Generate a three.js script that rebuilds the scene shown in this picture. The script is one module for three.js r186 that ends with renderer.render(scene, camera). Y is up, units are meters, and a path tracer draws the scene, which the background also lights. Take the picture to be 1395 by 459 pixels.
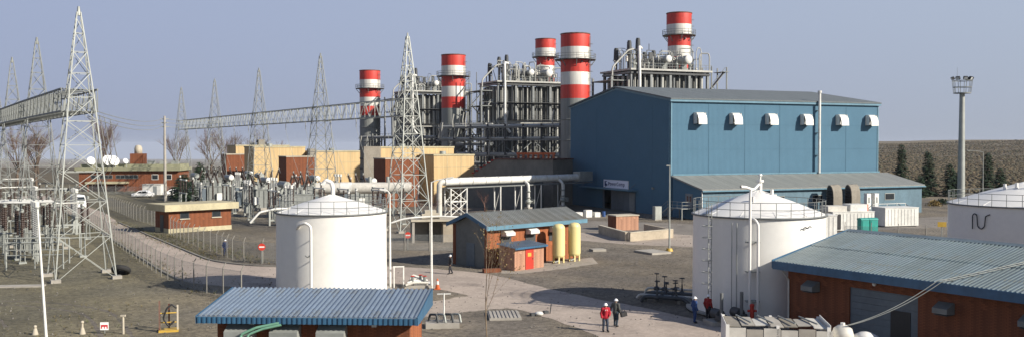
import * as THREE from 'three';
import { mergeGeometries } from 'three/addons/utils/BufferGeometryUtils.js';
import { MarchingCubes } from 'three/addons/objects/MarchingCubes.js';

// ---------------------------------------------------------------- camera, sky, sun, exposure
// World: x to the right, y up, distance from the camera along -z. A point is written (x, height, distance).
const scene = new THREE.Scene();
const camera = new THREE.PerspectiveCamera(20.02, 1395 / 459, 0.5, 20000);
camera.position.set(0, 12, 0);
camera.rotation.x = -Math.atan(32.5 / 1300);

const renderer = new THREE.WebGLRenderer({ antialias: true });
renderer.toneMapping = THREE.LinearToneMapping;
renderer.toneMappingExposure = 1.5;
renderer.shadowMap.enabled = true;

const sunDir = new THREE.Vector3(0.88, 0.53, 0.47).normalize();
const sun = new THREE.DirectionalLight(new THREE.Color(1.0, 0.93, 0.82), 5.0);
sun.position.copy(sunDir).multiplyScalar(400).add(new THREE.Vector3(0, 0, -150));
sun.target.position.set(0, 0, -150);
sun.castShadow = true; sun.shadow.mapSize.set(4096, 4096); sun.shadow.radius = 1;
Object.assign(sun.shadow.camera, { left: -220, right: 220, top: 220, bottom: -220, near: 1, far: 900 });
scene.add(sun, sun.target);

{ // hazy clear sky: pale near the horizon, bluer above, a little brighter towards the sun
  const skyN = fbm(6, 4, 5), W = 512, H = 256, d = new Float32Array(W * H * 4);
  const mix = (a, b, t) => a.map((v, i) => v + (b[i] - v) * t);
  const low = [0.262, 0.287, 0.338], mid = [0.276, 0.322, 0.413], high = [0.072, 0.108, 0.212];
  for (let j = 0; j < H; j++) for (let i = 0; i < W; i++) {
    const el = ((j + 0.5) / H - 0.5) * Math.PI, az = ((i + 0.5) / W - 0.5) * 2 * Math.PI;
    const v = new THREE.Vector3(Math.cos(el) * Math.cos(az), Math.sin(el), Math.cos(el) * Math.sin(az));
    const s = Math.max(0, v.y), t1 = Math.min(1, s / 0.19), t2 = Math.min(1, Math.max(0, (s - 0.12) / 0.6));
    let c = mix(mix(low, mid, t1 * (2 - t1)), high, t2 * t2 * (3 - 2 * t2));
    const q = v.dot(sunDir), k = 1 + 0.5 * Math.pow(Math.max(0, q), 12);
    c = [c[0] * k * (1 + 0.20 * q), c[1] * k * (1 + 0.18 * q), c[2] * k * (1 + 0.05 * q)];
    const h = 1 + 0.035 * (skyN((az / 6.2832 + 0.5), Math.min(0.999, Math.max(0, el / 1.6))) - 0.5); c = c.map(w => w * h);
    d.set([...c, 1], (j * W + i) * 4);
  }
  const t = new THREE.DataTexture(d, W, H, THREE.RGBAFormat, THREE.FloatType);
  t.mapping = THREE.EquirectangularReflectionMapping; t.magFilter = THREE.LinearFilter; t.minFilter = THREE.LinearFilter; t.needsUpdate = true;
  scene.background = t; scene.environment = t;
}
scene.fog = new THREE.FogExp2(0xb4bccb, 0.00005);

// ---------------------------------------------------------------- helpers
function rng(seed) { let a = seed >>> 0; return () => { a = (a + 0x6D2B79F5) >>> 0; let t = Math.imul(a ^ (a >>> 15), 1 | a); t = (t + Math.imul(t ^ (t >>> 7), 61 | t)) ^ t; return ((t ^ (t >>> 14)) >>> 0) / 4294967296; }; }
const rad = a => a * Math.PI / 180;
const P = (x, y, d) => new THREE.Vector3(x, y, -d);
const L3 = (x, y, z) => new THREE.Vector3(x, y, z);
const sstep = (a, b, x) => { const t = Math.min(1, Math.max(0, (x - a) / (b - a))); return t * t * (3 - 2 * t); };
const used = {};
function numbered(n) { if (!(n in used)) { used[n] = 0; return n; } used[n]++; return n + '_' + String(used[n]).padStart(3, '0'); }

// tileable value noise
function tileNoise(period, seed) {
  const r = rng(seed), g = new Float32Array(period * period); for (let i = 0; i < g.length; i++) g[i] = r();
  return (x, y) => { const xi = Math.floor(x), yi = Math.floor(y), fx = x - xi, fy = y - yi, u = fx * fx * (3 - 2 * fx), w = fy * fy * (3 - 2 * fy);
    const q = (a, b) => g[((b % period + period) % period) * period + ((a % period + period) % period)];
    return (q(xi, yi) * (1 - u) + q(xi + 1, yi) * u) * (1 - w) + (q(xi, yi + 1) * (1 - u) + q(xi + 1, yi + 1) * u) * w; };
}
function fbm(base, oct, seed) { const ns = []; for (let o = 0; o < oct; o++) ns.push(tileNoise(base << o, seed + o)); return (u, v) => { let s = 0, a = 0.5, t = 0; for (let o = 0; o < oct; o++) { s += a * ns[o](u * (base << o), v * (base << o)); t += a; a *= 0.5; } return s / t; }; }
function texture(size, metres, fn, srgb = true) {
  const [W, H] = Array.isArray(size) ? size : [size, size], d = new Uint8Array(W * H * 4);
  for (let j = 0; j < H; j++) for (let i = 0; i < W; i++) { const c = fn(i / W, j / H, i, j); const k = (j * W + i) * 4; d[k] = Math.max(0, Math.min(255, c[0] * 255)); d[k + 1] = Math.max(0, Math.min(255, c[1] * 255)); d[k + 2] = Math.max(0, Math.min(255, c[2] * 255)); d[k + 3] = c.length > 3 ? c[3] * 255 : 255; }
  const t = new THREE.DataTexture(d, W, H); t.wrapS = t.wrapT = THREE.RepeatWrapping; t.magFilter = THREE.LinearFilter; t.minFilter = THREE.LinearMipmapLinearFilter; t.generateMipmaps = true;
  if (srgb) t.colorSpace = THREE.SRGBColorSpace; const m = Array.isArray(metres) ? metres : [metres, metres]; t.repeat.set(1 / m[0], 1 / m[1]); t.needsUpdate = true; return t;
}

// geometry collector; uv in metres along the surface
class B {
  constructor() { this.l = []; }
  put(g, m) { if (m) g.applyMatrix4(m); g = g.index ? g.toNonIndexed() : g; for (const k of Object.keys(g.attributes)) if (!['position', 'normal', 'uv'].includes(k)) g.deleteAttribute(k); this.l.push(g); return this; }
  box(w, h, d, x = 0, y = 0, z = 0, ry = 0, rx = 0, rz = 0) { return this.put(new THREE.BoxGeometry(w, h, d), new THREE.Matrix4().makeRotationFromEuler(new THREE.Euler(rx, ry, rz, 'YXZ')).setPosition(x, y, z)); }
  // box given by its extents
  ext(x0, x1, y0, y1, z0, z1) { return this.box(x1 - x0, y1 - y0, z1 - z0, (x0 + x1) / 2, (y0 + y1) / 2, (z0 + z1) / 2); }
  cyl(rb, rt, h, x = 0, y = 0, z = 0, seg = 12, open = false) { return this.put(new THREE.CylinderGeometry(rt, rb, h, seg, 1, open), new THREE.Matrix4().makeTranslation(x, y + h / 2, z)); }
  bar(a, b, r, seg = 6, r2 = r) { const dir = b.clone().sub(a), len = dir.length(); const q = new THREE.Quaternion().setFromUnitVectors(L3(0, 1, 0), dir.normalize()); return this.put(new THREE.CylinderGeometry(r2, r, len, seg), new THREE.Matrix4().compose(a.clone().add(b).multiplyScalar(0.5), q, L3(1, 1, 1))); }
  beam(a, b, w, h = w) { const dir = b.clone().sub(a), len = dir.length(); const m = new THREE.Matrix4().lookAt(a, b, Math.abs(dir.y) > 0.95 * len ? L3(1, 0, 0) : L3(0, 1, 0)); m.setPosition(a.clone().add(b).multiplyScalar(0.5)); return this.put(new THREE.BoxGeometry(w, h, len), m); }
  tube(pts, r, seg = 6, n = 0, tension = 0.15) { const c = new THREE.CatmullRomCurve3(pts, false, 'catmullrom', tension); return this.put(new THREE.TubeGeometry(c, n || pts.length * 5, r, seg)); }
  ring(R, r, y, x = 0, z = 0, seg = 48, ts = 5) { const g = new THREE.TorusGeometry(R, r, ts, seg); g.rotateX(Math.PI / 2); return this.put(g, new THREE.Matrix4().makeTranslation(x, y, z)); }
  sph(r, x, y, z, sx = 1, sy = 1, sz = 1, seg = 12) { return this.put(new THREE.SphereGeometry(r, seg, Math.ceil(seg * 0.7)), new THREE.Matrix4().makeScale(sx, sy, sz).setPosition(x, y, z)); }
  lathe(pts, seg = 32, x = 0, y = 0, z = 0) { return this.put(new THREE.LatheGeometry(pts.map(p => new THREE.Vector2(p[0], p[1])), seg), new THREE.Matrix4().makeTranslation(x, y, z)); }
  // polygon in the x-y plane, thick from z0 to z1
  prism(pts, z0, z1, holes = []) { const s = new THREE.Shape(pts.map(p => new THREE.Vector2(p[0], p[1]))); for (const h of holes) s.holes.push(new THREE.Path(h.map(p => new THREE.Vector2(p[0], p[1])))); return this.put(new THREE.ExtrudeGeometry(s, { depth: z1 - z0, bevelEnabled: false }), new THREE.Matrix4().makeTranslation(0, 0, z0)); }
  // the same with the polygon in the z-y plane (first coordinate is z), thick from x0 to x1
  prismX(pts, x0, x1, holes = []) { const b = new B().prism(pts.map(p => [-p[0], p[1]]), x0, x1, holes.map(h => h.map(p => [-p[0], p[1]]))); return this.put(b.l[0], new THREE.Matrix4().makeRotationY(Math.PI / 2)); }
  geo() { const g = mergeGeometries(this.l.map(q => q), false); metric(g); return g; }
}
function metric(g) {
  const p = g.attributes.position, n = g.attributes.normal, uv = new Float32Array(p.count * 2);
  for (let i = 0; i < p.count; i += 3) {
    let ax = 0, ay = 0, az = 0; for (let k = 0; k < 3; k++) { ax += Math.abs(n.getX(i + k)); ay += Math.abs(n.getY(i + k)); az += Math.abs(n.getZ(i + k)); }
    for (let k = 0; k < 3; k++) { const x = p.getX(i + k), y = p.getY(i + k), z = p.getZ(i + k); const q = ay > ax && ay > az ? [x, z] : ax > az ? [z, y] : [x, y]; uv[(i + k) * 2] = q[0]; uv[(i + k) * 2 + 1] = q[1]; }
  }
  g.setAttribute('uv', new THREE.BufferAttribute(uv, 2));
}
const shade = o => { o.castShadow = true; o.receiveShadow = true; return o; };
function thing(name, label, category, [x, y, d] = [0, 0, 0], turn = 0, group) {
  const o = new THREE.Group(); o.name = numbered(name); o.position.set(x, y, -d); o.rotation.y = turn; o.userData = { label, category }; if (group) o.userData.group = group; scene.add(o); return o;
}
function part(parent, name, b, m) { const o = shade(new THREE.Mesh(b instanceof B ? b.geo() : b, m)); o.name = name; parent.add(o); return o; }
function single(name, label, category, b, m, group, at) { const o = shade(new THREE.Mesh(b instanceof B ? b.geo() : b, m)); o.name = numbered(name); o.userData = { label, category }; if (group) o.userData.group = group; if (at) o.position.copy(at); scene.add(o); return o; }
function setting(name, g, m) { const o = shade(new THREE.Mesh(g instanceof B ? g.geo() : g, m)); o.name = numbered(name); o.userData = { kind: 'structure' }; scene.add(o); return o; }
function copy(src, [x, y, d], turn, label, group) { const o = src.clone(); o.name = numbered(src.name.replace(/_\d{3}$/, '')); o.position.set(x, y, -d); if (turn !== undefined) o.rotation.y = turn; o.userData = { ...src.userData, label: label || src.userData.label }; if (group) o.userData.group = group; scene.add(o); return o; }
const unitRod = new THREE.CylinderGeometry(1, 1, 1, 6), unitBeam = new THREE.BoxGeometry(1, 1, 1);
function rod(parent, name, a, b, r, m, g = unitRod) { // one straight bar as its own part, sharing one geometry
  const o = shade(new THREE.Mesh(g, m)); o.name = name; const dir = b.clone().sub(a), len = dir.length(); o.position.copy(a).add(b).multiplyScalar(0.5); o.quaternion.setFromUnitVectors(L3(0, 1, 0), dir.normalize()); o.scale.set(r, len, r); parent.add(o); return o;
}
const angle = (parent, name, a, b, w, m) => rod(parent, name, a, b, w, m, unitBeam);

// ---------------------------------------------------------------- materials
const nA = fbm(4, 6, 11), nB = fbm(8, 5, 31), nC = fbm(32, 3, 51);
const grime = texture(512, 7, (u, v) => { const a = nA(u, v), b = nC(u, v), s = nB(u * 1, v * 0.25); const k = 0.80 + 0.2 * a + 0.10 * (b - 0.5) + 0.16 * (s - 0.5); return [k, k * 0.995, k * 0.985]; });
const streak = texture([512, 256], [6, 14], (u, v) => { const s = nB(u * 2, v * 0.125), b = nA(u, v), c = nC(u * 2, v * 0.25); const k = 0.80 + 0.22 * s + 0.10 * (b - 0.5) + 0.08 * (c - 0.5); return [k, k * 0.99, k * 0.975]; });
const gravelTex = texture(1024, 14, (u, v, i, j) => { const a = nA(u, v), c = nC(u * 2, v * 2), r = ((Math.imul(i * 73856093 ^ j * 19349663, 83492791) >>> 9) & 1023) / 1023; const k = 0.50 + 0.24 * a + 0.34 * (c - 0.5) + 0.36 * (r - 0.5); return [k * 1.2, k * 1.19, k * 1.16]; });
const gravelBump = texture(512, 5, (u, v, i, j) => { const r = ((Math.imul(i * 9176 ^ j * 6971, 2654435761) >>> 9) & 1023) / 1023, c = nC(u * 2, v * 2); const k = 0.5 * r + 0.5 * c; return [k, k, k]; }, false);
const paveTex = texture(1024, 18, (u, v, i, j) => { const a = nA(u, v), b = nB(v, u), c = nC(u * 3, v * 3), r = ((Math.imul(i * 7919 ^ j * 104729, 83492791) >>> 9) & 1023) / 1023; const st = a > 0.60 ? -(a - 0.60) * 1.2 : 0; const k = 0.80 + 0.16 * (b - 0.5) + 0.16 * (c - 0.5) + 0.10 * (r - 0.5) + st; return [k, k * 0.985, k * 0.97]; });
const brickTex = texture(512, [2.08, 1.92], (u, v, i, j) => { // clay courses 8 x 24, low contrast; too small in the picture to tell apart
  const row = Math.floor(v * 24), off = (row & 1) * 0.5, cu = u * 8 + off, col = Math.floor(cu) & 7, fu = cu - Math.floor(cu), fv = v * 24 - row;
  const h = ((Math.imul((row * 31 + col) * 2654435761, 40503) >>> 8) & 255) / 255; const joint = fu < 0.05 || fv < 0.13; const g = nC(u * 2, v * 2) - 0.5;
  return joint ? [0.72 + 0.2 * g, 0.76 + 0.2 * g, 0.80 + 0.2 * g] : [0.80 + 0.2 * h + 0.15 * g, 0.78 + 0.2 * h + 0.15 * g, 0.76 + 0.2 * h + 0.15 * g]; });
const ribBump = texture([128, 4], [1.0, 1.0], u => { const f = (u * 4) % 1, k = f < 0.35 ? 1 : f < 0.45 ? 1 - (f - 0.35) * 10 : f > 0.9 ? (f - 0.9) * 10 : 0; return [k, k, k]; }, false);
const rustTex = texture(512, 5, (u, v) => { const a = nB(u, v), c = nC(u, v); const r = sstep(0.55, 0.75, a) * 0.8; const k = 0.85 + 0.2 * (c - 0.5); return [k * (1 - 0.25 * r), k * (1 - 0.5 * r), k * (1 - 0.62 * r)]; });
const cleanTex = texture(256, 9, (u, v) => { const k = 0.93 + 0.06 * nA(u, v) + 0.03 * (nC(u, v) - 0.5); return [k, k * 0.995, k * 0.985]; });
function mat(c, rough = 0.7, o = {}) { const m = new THREE.MeshStandardMaterial({ roughness: rough, metalness: 0, map: grime, ...o }); if (Array.isArray(c)) m.color.setRGB(...c); else m.color.set(c); return m; }
const M = {
  white: mat([0.80, 0.79, 0.76], 0.45, { map: cleanTex }), whiteFit: mat([0.76, 0.76, 0.73], 0.5), offWhite: mat([0.62, 0.60, 0.55], 0.6),
  galv: mat([0.37, 0.39, 0.37], 0.55, { metalness: 0.25 }), galvDark: mat([0.22, 0.235, 0.23], 0.6, { metalness: 0.2 }),
  steel: mat([0.20, 0.215, 0.22], 0.55, { metalness: 0.2 }), steelDark: mat([0.055, 0.06, 0.065], 0.6), black: mat([0.018, 0.018, 0.02], 0.6),
  porcelain: mat([0.055, 0.035, 0.028], 0.3), greyInsul: mat([0.36, 0.37, 0.37], 0.4),
  hallBlue: mat([0.070, 0.162, 0.245], 0.85, { map: cleanTex, bumpMap: ribBump, bumpScale: 0.03 }), hallTrim: mat([0.12, 0.25, 0.34], 0.45), annexBlue: mat([0.125, 0.215, 0.28], 0.7, { map: grime, bumpMap: ribBump, bumpScale: 0.03 }),
  hallRoof: mat([0.145, 0.17, 0.185], 0.7, { map: streak, bumpMap: ribBump, bumpScale: 0.03 }), annexRoof: mat([0.265, 0.275, 0.262], 0.5, { map: streak, bumpMap: ribBump, bumpScale: 0.03 }),
  roofBlue: mat([0.235, 0.298, 0.38], 0.42, { map: grime, metalness: 0.15 }), fascia: mat([0.045, 0.135, 0.245], 0.4), roofGrey: mat([0.185, 0.235, 0.26], 0.42, { map: grime, metalness: 0.15 }),
  brick: mat([0.225, 0.074, 0.030], 0.9, { map: brickTex }), brickBright: mat([0.36, 0.118, 0.044], 0.9, { map: brickTex }), brickPale: mat([0.47, 0.255, 0.165], 0.85, { map: brickTex }),
  cream: mat([0.60, 0.44, 0.225], 0.7, { map: streak }), creamSlab: mat([0.50, 0.45, 0.30], 0.8), concrete: mat([0.40, 0.375, 0.335], 0.9), postGrey: mat([0.27, 0.26, 0.235], 0.9), concreteTan: mat([0.46, 0.395, 0.305], 0.9), plaster: mat([0.52, 0.47, 0.38], 0.9),
  roofTan: mat([0.30, 0.30, 0.20], 0.9), glass: mat([0.02, 0.025, 0.03], 0.12, { map: null }), darkWall: mat([0.16, 0.17, 0.165], 0.85), greyWall: mat([0.27, 0.245, 0.205], 0.85), door: mat([0.115, 0.15, 0.185], 0.5), doorGrey: mat([0.24, 0.26, 0.27], 0.6),
  red: mat([0.62, 0.045, 0.03], 0.55, { map: streak }), band: mat([0.74, 0.73, 0.69], 0.55, { map: streak }), stackGrey: mat([0.25, 0.265, 0.255], 0.6, { map: streak }),
  redPaint: mat([0.55, 0.04, 0.02], 0.5), orangePaint: mat([0.62, 0.13, 0.03], 0.5), yellowTank: mat([0.72, 0.62, 0.29], 0.45, { map: cleanTex }), yellow: mat([0.62, 0.40, 0.06], 0.55), teal: mat([0.03, 0.34, 0.29], 0.45), green: mat([0.20, 0.42, 0.30], 0.5), bluePaint: mat([0.03, 0.09, 0.28], 0.5),
  casing: mat([0.10, 0.105, 0.10], 0.6, { map: streak }), pipe: mat([0.47, 0.47, 0.44], 0.5), pipeDark: mat([0.16, 0.17, 0.175], 0.55), rust: mat([0.22, 0.12, 0.09], 0.85, { map: rustTex }),
  bark: mat([0.13, 0.095, 0.07], 0.9), barkPale: mat([0.24, 0.18, 0.12], 0.9), twig: mat([0.17, 0.115, 0.085], 0.9), needle: mat([0.022, 0.048, 0.020], 0.8, { side: THREE.DoubleSide }), dryLeaf: mat([0.28, 0.20, 0.07], 0.8, { side: THREE.DoubleSide }),
  rubber: mat([0.02, 0.02, 0.021], 0.85), skin: mat([0.42, 0.25, 0.17], 0.6, { map: null }), helmet: mat([0.82, 0.82, 0.80], 0.35, { map: null }), lampGlass: mat([0.5, 0.52, 0.52], 0.2, { map: null }),
};

// ---------------------------------------------------------------- ground, roads, hillside
const hillN = fbm(8, 4, 77);
function height(x, d) { // level site; a plateau rises to the right far off, the left side falls to a valley
  const up = 21 * sstep(300, 1500, d) * sstep(80, 1000, x), dn = -(34 * sstep(420, 1500, d) + 0.0125 * Math.max(0, d - 500)) * sstep(60, -380, x);
  const w = sstep(320, 900, d); return up + dn + w * 7 * (hillN(x / 900 + 0.3, d / 900) - 0.5) * sstep(300, 1200, d);
}
{
  const axis = (lo, hi, fineLo, fineHi, step, grow) => { const a = []; let s = step; for (let v = fineLo; v > lo; v -= s) { a.unshift(v); s *= grow; } a.unshift(lo); s = step; let v = fineLo + step; for (; v < fineHi; v += step) a.push(v); for (; v < hi; v += s) { a.push(v); s *= grow; } a.push(hi); return a; };
  const xs = axis(-9000, 9000, -110, 90, 2.0, 1.12), ds = axis(-300, 15000, 30, 240, 2.0, 1.05);
  const pos = [], col = [], uv = [], idx = [];
  const pA = fbm(8, 5, 91), pB = fbm(16, 4, 97);
  for (const d of ds) for (const x of xs) {
    pos.push(x, height(x, d), -d); uv.push(x, d);
    const a = d > 300 ? 0.45 * pA(x / 700 + 0.5, d / 1500) + 0.55 * pB(x / 2600, d / 900) : pA(x / 160 + 0.5, d / 160), b = pB(x / 90, d / 90), far = sstep(235, 330, d), left = sstep(-10, -34, x + (d - 60) * 0.25);
    let c = [0.150, 0.128, 0.102]; const c2 = [0.130, 0.116, 0.074], c3 = [0.088, 0.070, 0.041];
    c = c.map((v, i) => (v + (c2[i] - v) * left) * (0.74 + 0.52 * sstep(0.26, 0.74, a))); const g = (sstep(0.25, 0.75, b) - 0.5) * 0.42; c = [c[0] * (1 + g * 0.6), c[1] * (1 + g * 0.5), c[2] * (1 + g * 0.2)];
    c = c.map((v, i) => v + (c3[i] * (0.25 + 1.5 * a) * (1 + 0.9 * sstep(1150, 1500, d)) - v) * far); col.push(...c);
  }
  const n = xs.length; for (let j = 0; j + 1 < ds.length; j++) for (let i = 0; i + 1 < n; i++) { const a = j * n + i; idx.push(a, a + 1, a + n, a + 1, a + n + 1, a + n); }
  const g = new THREE.BufferGeometry(); g.setAttribute('position', new THREE.Float32BufferAttribute(pos, 3)); g.setAttribute('color', new THREE.Float32BufferAttribute(col, 3)); g.setAttribute('uv', new THREE.Float32BufferAttribute(uv, 2)); g.setIndex(idx); g.computeVertexNormals();
  const m = new THREE.MeshStandardMaterial({ vertexColors: true, map: gravelTex, roughness: 0.95, bumpMap: gravelBump, bumpScale: 0.05 }); m.color.setRGB(1.75, 1.75, 1.75); setting('ground', g, m);
}
function smooth(pts, n) { return new THREE.CatmullRomCurve3(pts.map(p => L3(p[0], 0, -p[1])), false, 'catmullrom', 0.4).getSpacedPoints(n).map(v => [v.x, -v.z]); }
function sheet(name, left, right, y, m, n = 60) { { const a = left[0], b = right[0], c = left[1]; if ((c[0] - a[0]) * (b[1] - a[1]) - (c[1] - a[1]) * (b[0] - a[0]) > 0) [left, right] = [right, left]; } // strip between two edge lines, with a little thickness
  const jit = name === 'wheel_track' ? 0 : 0.16, jr = rng(left.length * 31 + n), jg = p => [p[0] + (jr() - 0.5) * jit * 2, p[1] + (jr() - 0.5) * jit * 2], a = smooth(left, n).map(jg), b = smooth(right, n).map(jg), pos = [], uv = [], idx = [];
  for (let i = 0; i <= n; i++) { for (const q of [a[i], b[i]]) { pos.push(q[0], y, -q[1]); uv.push(q[0], q[1]); } if (i) { const k = i * 2; idx.push(k - 2, k - 1, k, k - 1, k + 1, k); } }
  const g = new THREE.BufferGeometry(); g.setAttribute('position', new THREE.Float32BufferAttribute(pos, 3)); g.setAttribute('uv', new THREE.Float32BufferAttribute(uv, 2)); g.setIndex(idx); g.computeVertexNormals(); const nn = g.attributes.normal; for (let i = 0; i < nn.count; i++) nn.setXYZ(i, 0, 1, 0);
  return setting(name, g, m);
}
function kerb(name, pts, w, h, m, n = 60) { const a = smooth(pts, n), b = new B(); for (let i = 1; i < a.length; i++) b.beam(L3(a[i - 1][0], h / 2, -a[i - 1][1]), L3(a[i][0], h / 2, -a[i][1]), w, h); return setting(name, b, m); }
const road = mat([0.58, 0.495, 0.425], 0.9, { map: paveTex }), roadOld = mat([0.54, 0.465, 0.395], 0.9, { map: paveTex }), kerbMat = mat([0.26, 0.245, 0.22], 0.9);
const edgeIn = [[-110, 225], [-75.1, 173.0], [-60.9, 147.0], [-48.6, 126.6], [-37.3, 108.1], [-31.3, 98.6], [-26.7, 94.6], [-22.5, 93.4], [-12.3, 93.7], [-6.8, 91.6], [-2.5, 88.4], [-0.5, 85.6], [2.6, 80.0], [5.9, 74.9], [10.7, 68.5], [14.6, 61.5], [17, 54], [18, 47]];
const edgeOut = [[-116, 221], [-79.2, 169], [-61.6, 140.0], [-48.4, 117.1], [-38.8, 100.4], [-32.1, 88.9], [-27.6, 82.4], [-23, 79.6], [-17, 80.4], [-9.8, 82.0], [-6.2, 79.0], [-3.6, 75.6], [-0.6, 70.4], [1.4, 68.0], [3.4, 63.7], [5.2, 60.0], [6.8, 54], [8, 47]];
sheet('road', edgeIn, edgeOut, 0.012, road, 220);
sheet('side_road', [[-9.5, 71.5], [-6.0, 73.0], [-3.6, 75.3], [-1.4, 76.0], [0.8, 73.4]], [[-9.5, 65.2], [-5.7, 66.2], [-3.0, 68.3], [-0.4, 69.6], [1.2, 68.4]], 0.008, roadOld, 30);
sheet('forecourt', [[4, 132], [9.2, 130.5], [18.1, 130.5], [26.5, 124.6], [40, 121]], [[5, 122], [9.5, 118.5], [13.6, 115.0], [22.5, 111.0], [36, 109]], 0.010, roadOld, 30);
sheet('yard_pavement', [[2, 146], [12, 150], [24, 146], [34, 142], [70, 158], [82, 163]], [[3, 133], [9, 131.5], [18.1, 131.5], [28, 125.6], [62, 138], [86, 146]], 0.006, mat([0.30, 0.275, 0.245], 0.92, { map: paveTex }), 30);
sheet('silo_apron', [[-2.0, 91.5], [0.5, 93.4], [4.4, 97.4], [8.6, 101.2]], [[-0.8, 88.6], [0.6, 88.3], [4.6, 91.6], [8.6, 96.0]], 0.016, mat([0.47, 0.43, 0.37], 0.9, { map: paveTex }), 20);
kerb('kerb', edgeIn.slice(2, 9), 0.22, 0.13, kerbMat, 70);
kerb('kerb', edgeOut.slice(1, 8).map(([x, d]) => [x - 0.35, d - 0.15]), 0.22, 0.13, kerbMat, 70);

{ // low scrub covering the far hillside: nobody could count it
  const r = rng(5), N = 24000, g = new THREE.IcosahedronGeometry(1, 1), p = g.attributes.position; for (let i = 0; i < p.count; i++) { const k = 0.75 + 0.5 * Math.abs(Math.sin(p.getX(i) * 7.1 + p.getY(i) * 5.3 + p.getZ(i) * 9.7)); p.setXYZ(i, p.getX(i) * k, p.getY(i) * k * 0.7, p.getZ(i) * k); } g.computeVertexNormals();
  const m = new THREE.MeshStandardMaterial({ roughness: 0.95 }); const im = new THREE.InstancedMesh(g, m, N), mt = new THREE.Matrix4(), c = new THREE.Color(); let n = 0;
  while (n < N) { const d = 236 + 1300 * Math.pow(r(), 1.35), x = d * (0.34 + 0.24 * r()); if (hillN(x / 300, d / 300) < 0.36 + 0.25 * r()) { if (r() < 0.6) continue; } const s = (0.3 + 0.7 * r() * r()) * (0.7 + d / 1000);
    mt.makeRotationY(r() * 6).scale(L3(s, s * (0.6 + 0.4 * r()), s)).setPosition(x, height(x, d) + 0.05, -d); im.setMatrixAt(n, mt); const q = r(), k = 0.75 + 0.45 * r(); c.setRGB(...(q < 0.5 ? [0.078 * k, 0.062 * k, 0.034 * k] : q < 0.85 ? [0.115 * k, 0.086 * k, 0.048 * k] : [0.06 * k, 0.058 * k, 0.03 * k])); im.setColorAt(n++, c); }
  im.name = 'scrub'; im.userData = { kind: 'stuff', label: 'low brown scrub covering the far hillside', category: 'scrub' }; shade(im); scene.add(im);
}

{ // loose stones and dry weeds on the gravel: nobody could count them
  const r = rng(15), g = new THREE.IcosahedronGeometry(1, 0), im = new THREE.InstancedMesh(g, new THREE.MeshStandardMaterial({ roughness: 0.95 }), 9000), mt = new THREE.Matrix4(), c = new THREE.Color();
  for (let n = 0; n < 9000; n++) { const d = 48 + 110 * Math.pow(r(), 1.3), x = d * (-0.56 + 1.05 * r()), s = 0.015 + 0.05 * Math.pow(r(), 3); mt.makeRotationFromEuler(new THREE.Euler(r() * 6, r() * 6, r() * 6)).scale(L3(s * 1.4, s, s)).setPosition(x, s * 0.4, -d); im.setMatrixAt(n, mt); const k = 0.07 + 0.12 * r(); c.setRGB(k, k * 0.93, k * 0.84); im.setColorAt(n, c); }
  im.name = 'loose_stones'; im.userData = { kind: 'stuff', label: 'loose stones scattered over the gravel yard', category: 'stones' }; scene.add(shade(im));
  const tri = new THREE.BufferGeometry(), p = []; for (let k = 0; k < 14; k++) { const a = r() * 6.28, l = 0.5 + 0.5 * r(), t = 0.15 + 0.5 * r(); p.push(-0.03, 0, 0, 0.03, 0, 0, Math.cos(a) * t, l, Math.sin(a) * t); } tri.setAttribute('position', new THREE.Float32BufferAttribute(p, 3)); tri.computeVertexNormals();
  const wd = new THREE.InstancedMesh(tri, new THREE.MeshStandardMaterial({ roughness: 0.95, side: THREE.DoubleSide }), 5200); const fx = fbm(8, 3, 44); let n = 0;
  const along = [[[-77, 164.5], [-24.5, 76.6]], [[-45.5, 126.5], [-25.2, 96.4]], [[-61, 147], [-31, 99]]];
  while (n < 5200) { let x, d; if (r() < 0.5) { const q = along[Math.floor(r() * 3)], t = r(); x = q[0][0] + (q[1][0] - q[0][0]) * t + (r() - 0.5) * 2.4; d = q[0][1] + (q[1][1] - q[0][1]) * t + (r() - 0.5) * 2.4; } else { d = 50 + 120 * r(); x = d * (-0.56 + 0.35 * r()); if (fx(x / 60 + 0.5, d / 60) < 0.52) continue; } const s = 0.10 + 0.26 * r() * r(); mt.makeRotationY(r() * 6).scale(L3(s * 1.3, s, s * 1.3)).setPosition(x, 0, -d); wd.setMatrixAt(n, mt); const k = 0.7 + 0.6 * r(); c.setRGB(...(r() < 0.6 ? [0.17 * k, 0.14 * k, 0.07 * k] : [0.09 * k, 0.10 * k, 0.045 * k])); wd.setColorAt(n++, c); }
  wd.name = 'dry_weeds'; wd.userData = { kind: 'stuff', label: 'dry weeds growing along fences and in the gravel', category: 'weeds' }; scene.add(shade(wd));
}
{ // wheel tracks pressed into the gravel in front of the blue hall, and across the near yard
  const m = mat([0.235, 0.205, 0.170], 0.97, { map: gravelTex }); const track = (pts, w) => { for (const o of [-0.85, 0.85]) { const a = smooth(pts, 40), L = [], R = []; a.forEach((p, i) => { const q = a[Math.min(i + 1, 40)], b = a[Math.max(i - 1, 0)], l = Math.hypot(q[0] - b[0], q[1] - b[1]), nx = -(q[1] - b[1]) / l, nd = (q[0] - b[0]) / l; const k = w * (0.8 + 0.4 * Math.sin(i * 2.1)); L.push([p[0] + nx * (o - k), p[1] + nd * (o - k)]); R.push([p[0] + nx * (o + k), p[1] + nd * (o + k)]); }); sheet('wheel_track', L, R, 0.004, m, 40); } };
  track([[11.5, 112], [12.6, 104], [11.6, 96], [8.5, 90]], 0.16); track([[14.6, 109], [13.2, 101], [13.6, 93], [15.5, 88]], 0.14); track([[-48, 70], [-38, 72], [-30, 68], [-24, 58]], 0.17); track([[-60, 78], [-44, 74.5], [-34, 62]], 0.15);
}

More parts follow.
